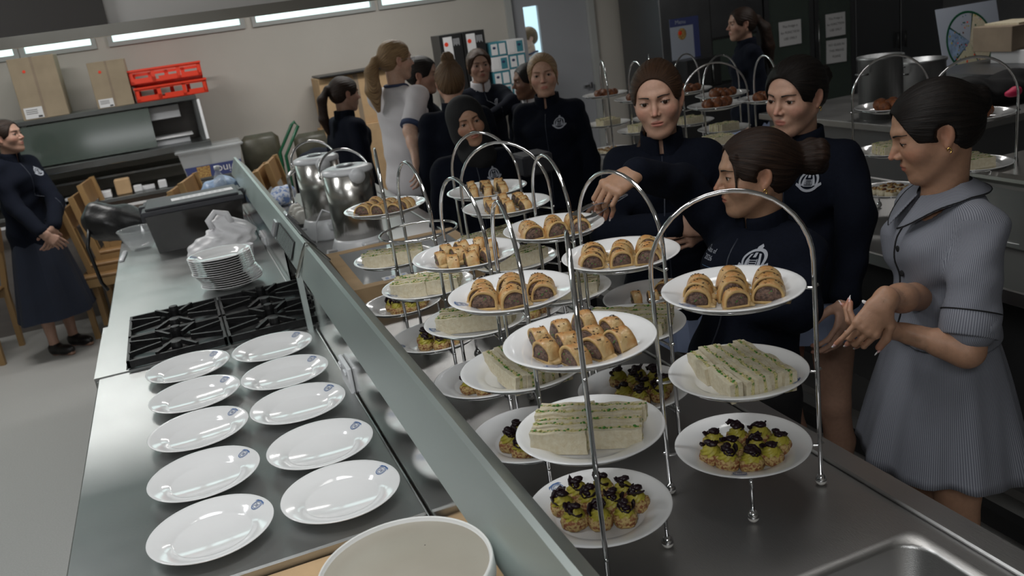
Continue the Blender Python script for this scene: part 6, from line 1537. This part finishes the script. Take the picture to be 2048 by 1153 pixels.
# rear counter with pots and poster
rc = thing('rear_counter', 'dark steel counter along the right side before the cupboards', 'counter', (0, 0, 0))
box_obj('counter_top', 3.75, 3.55, .86, 8.6, 5.15, .9, 'bench_r', rc, .004); box_obj('counter_body', 3.8, 3.62, .1, 8.5, 5.1, .86, 'fridge', rc)
box_obj('white_edge', 4.5, 3.545, .885, 8.6, 3.555, .903, 'whiteplastic', rc)
def pot(px, py, r_, h, label):
    p = PZ(px, py, .9); t = thing('stock_pot', label, 'pot', (p.x, p.y+r_, .9), 0, 'aluminium pots on the rear counter')
    MB().lathe([(0, 0), (r_, 0), (r_, h-.02), (r_+.008, h-.015), (r_+.008, h), (r_-.004, h), (r_-.004, .01), (0, .01)], 32).build('body', 'pot', t, True)
    for s_ in (-1, 1): MB().tube([(s_*r_, -.04, h*.75), (s_*(r_+.03), -.03, h*.75), (s_*(r_+.03), .03, h*.75), (s_*r_, .04, h*.75)], .006, 8).build('handle', 'pot', t, True)
pot(1793, 236, .125, .36, 'tall dull aluminium stock pot, left of two')
pot(1878, 212, .14, .28, 'wide dull aluminium stock pot, right of two')
wp = thing('food_wheel_poster', 'white poster with round food wheel propped on the rear counter', 'poster', (0, 0, 0))
q0, q1, q2 = PY(1893, 118, 4.95), PY(2014, 72, 4.95), PY(1885, 20, 4.95); L_ = (q1-q0).length; Hh = .46
ux = (q1-q0); ux.z = 0; ux.normalize(); upv = Vector((-.03, .18, .98)).normalized(); nv = ux.cross(upv)
PT = Matrix(((ux.x, upv.x, nv.x, q0.x), (ux.y, upv.y, nv.y, q0.y), (ux.z, upv.z, nv.z, .905), (0, 0, 0, 1)))
L_ = (Vector((q1.x, q1.y, 0))-Vector((q0.x, q0.y, 0))).length
Hh = (PY(1885, 20, 4.95).z-.905)/.98
MB().box(0, 0, -.004, L_, Hh, 0, 0, PT).build('board', 'posterw', wp)
c_ = (L_*.47, Hh*.47); R_ = Hh*.43
MB().lathe([(R_*.98, .0004), (R_, .001), (R_*1.03, .0004)], 48, 0, PT @ Matrix.Translation((c_[0], c_[1], 0))).build('wheel_ring', 'green', wp)
for k in range(5):
    a = np.linspace(k*1.2566+.03, (k+1)*1.2566-.03, 9); v = [(c_[0], c_[1], .0006)]+[(c_[0]+R_*.95*math.cos(q), c_[1]+R_*.95*math.sin(q), .0006) for q in a]
    MB().add(v, [(0, i, i+1) for i in range(1, 9)], 0, PT).build('wheel_sector', ['bread', 'posterw', 'towel', 'bread_g', 'bread'][k], wp)
r = random.Random(5); bs = {m: MB() for m in ('red', 'cream', 'muffin', 'green', 'pastry', 'print')}
for k in range(90):
    a = r.uniform(0, 2*PI); rr = R_*math.sqrt(r.uniform(.05, .8)); m = r.choice(list(bs)); s_ = r.uniform(.006, .012); bs[m].box(c_[0]+rr*math.cos(a), c_[1]+rr*math.sin(a), .0008, c_[0]+rr*math.cos(a)+s_, c_[1]+rr*math.sin(a)+s_, .0016, 0, PT)
for k in range(26): m = r.choice(list(bs)); x, y = L_*.87+r.uniform(0, .05), Hh*(.25+.03*(k//2)*.9); bs[m].box(x, y, .0006, x+.012, y+.012, .0014, 0, PT)
for m in bs: tag(bs[m].build('food_pictures', m, wp), None, kind='stuff')
for k, (px, py, w, h, lab) in enumerate(((1952, 118, .34, .16, 'brown file box of papers'), (1990, 142, .34, .085, 'flat white carton with orange spot'))):
    p = PY(px, py, 4.3-k*.1); t = thing('office_box', lab+' on the rear counter at far right', 'box', (p.x+.30, 4.3-k*.1, .9)); t.location.z = max(.9, p.z)
    box_obj('carton', 0, 0, 0, w, .3, h, 'carddark' if k == 0 else 'paper', t, .003)
    if k: MB().lathe([(.035, 0), (.035, .0008), (0, .0008)], 16, 0, RT((.12, -.002, .05), rx=PI/2)).build('orange_spot', 'red', t)
    else: box_obj('papers', .08, .02, h, .33, .28, h+.012, 'bread', t)
sh = thing('rear_shelf', 'dark raised shelf on the rear counter under the boxes', 'shelf', (0, 0, 0)); z_ = max(.92, PY(1952, 118, 4.3).z)
pz = min(PY(1952, 118, 4.3).z, PY(1990, 142, 4.2).z); box_obj('shelf_board', PY(1930, 130, 4.3).x, 4.1, pz-.03, 8.4, 4.7, pz, 'fridge', sh)
for x in (PY(1935, 130, 4.3).x, 8.3): box_obj('leg', x, 4.15, .9, x+.04, 4.19, pz-.03, 'fridge', sh); box_obj('leg', x, 4.6, .9, x+.04, 4.64, pz-.03, 'fridge', sh)
# black hoses / burners and pink cloth
p = PZ(1990, 190, .95); bh = thing('black_cloth_heap', 'black cloth heap on the rear counter at far right', 'cloth', (p.x, p.y, .9)); blob_obj('cloth', [('e', (0, 0, .06), (.28, .14, .08), .05), ('e', (-.2, 0, .10), (.12, .1, .09), .05), ('e', (.2, .05, .09), (.16, .1, .08), .05)], 'blackcloth', .016, lambda X, Y, Z: .01*np.sin(X*22+Y*30), bh)
p = PZ(2018, 168, 1.06); tag(blob_obj('pink_cloth', [('e', (p.x, p.y-.02, 1.01), (.045, .03, .02), .02), ('e', (p.x+.03, p.y-.02, 1.02), (.03, .03, .025), .02)], 'pink', .008), 'bright pink cloth scrap on the black heap', 'cloth')
# stainless chafing box on the centre bench
p = PZ(1862, 452, .9); ch = thing('chafing_box', 'large stainless lidded chafing box on centre bench at right edge', 'food warmer', (2.50, 1.98, ZB+.0), -.02)
MB().box(-.17, -.50, 0, .20, .22, .20, b=.008).build('pan', 'bench_r', ch); MB().box(-.165, -.49, .20, .195, .21, .235, b=.012).build('lid', 'urn', ch); MB().tube([(-.05, -.15, .235), (-.05, -.15, .27), (.04, -.30, .27), (.04, -.30, .235)], .006, 8).build('lid_handle', 'chrome', ch, True)
# glass jug and orange juice
p = PZ(1188, 300, .93); gj = thing('glass_jug', 'clear glass jug on the centre bench behind the fair haired student', 'jug', (2.16, 4.60, ZB)); MB().lathe([(0, 0), (.05, 0), (.055, .08), (.035, .15), (.045, .18), (.043, .18), (.032, .15), (.05, .08), (0, .006)], 20).build('jug', 'glassware', gj, True)
oj = tag(MB().lathe([(0, 0), (.032, 0), (.032, .12), (.018, .15), (.018, .17), (0, .17)], 16).build('juice_bottle', 'oj', None, True), 'orange juice bottle on the centre bench far end', 'bottle'); oj.location = (2.09, 4.66, ZB)
# plates tray between the back students
p = PD(1065, 292, 4.4); tag(box_obj('grey_tub', p.x-.10, p.y-.1, p.z-.13, p.x+.06, p.y+.08, p.z-.03, 'smokelid', None, .01), 'grey tub held by the fair haired student', 'tub')

# ------------------------------------------------------------------ tongs in the reaching hand
tg = thing('serving_tongs', 'long steel serving tongs held over the top plates', 'tongs', (0, 0, 0))
h0, h1 = Vector(HW)+Vector((-.085, -.015, -.055)), PD(1148, 437, 2.14)
d_ = (h1-h0); n_ = d_.normalized(); side = n_.cross(Vector((0, 0, 1))).normalized(); upp = side.cross(n_)
for s_ in (-1, 1):
    path = [h0-n_*.06, h0+upp*s_*.004, h0+d_*.5+upp*s_*.013, h0+d_*.85+upp*s_*.010, h1+upp*s_*.006]
    b = MB(); v = []; W_ = [.004, .008, .009, .011, .016]
    for q, wv in zip(path, W_):
        for a, c in ((-1, 0), (1, 0), (1, 1), (-1, 1)): v.append(tuple(q+side*a*wv+upp*s_*.0022*c))
    b.add(v, [(k*4+i, k*4+(i+1) % 4, (k+1)*4+(i+1) % 4, (k+1)*4+i) for k in range(4) for i in range(4)]+[(3, 2, 1, 0), (16, 17, 18, 19)]); b.build('arm', 'chrome', tg)
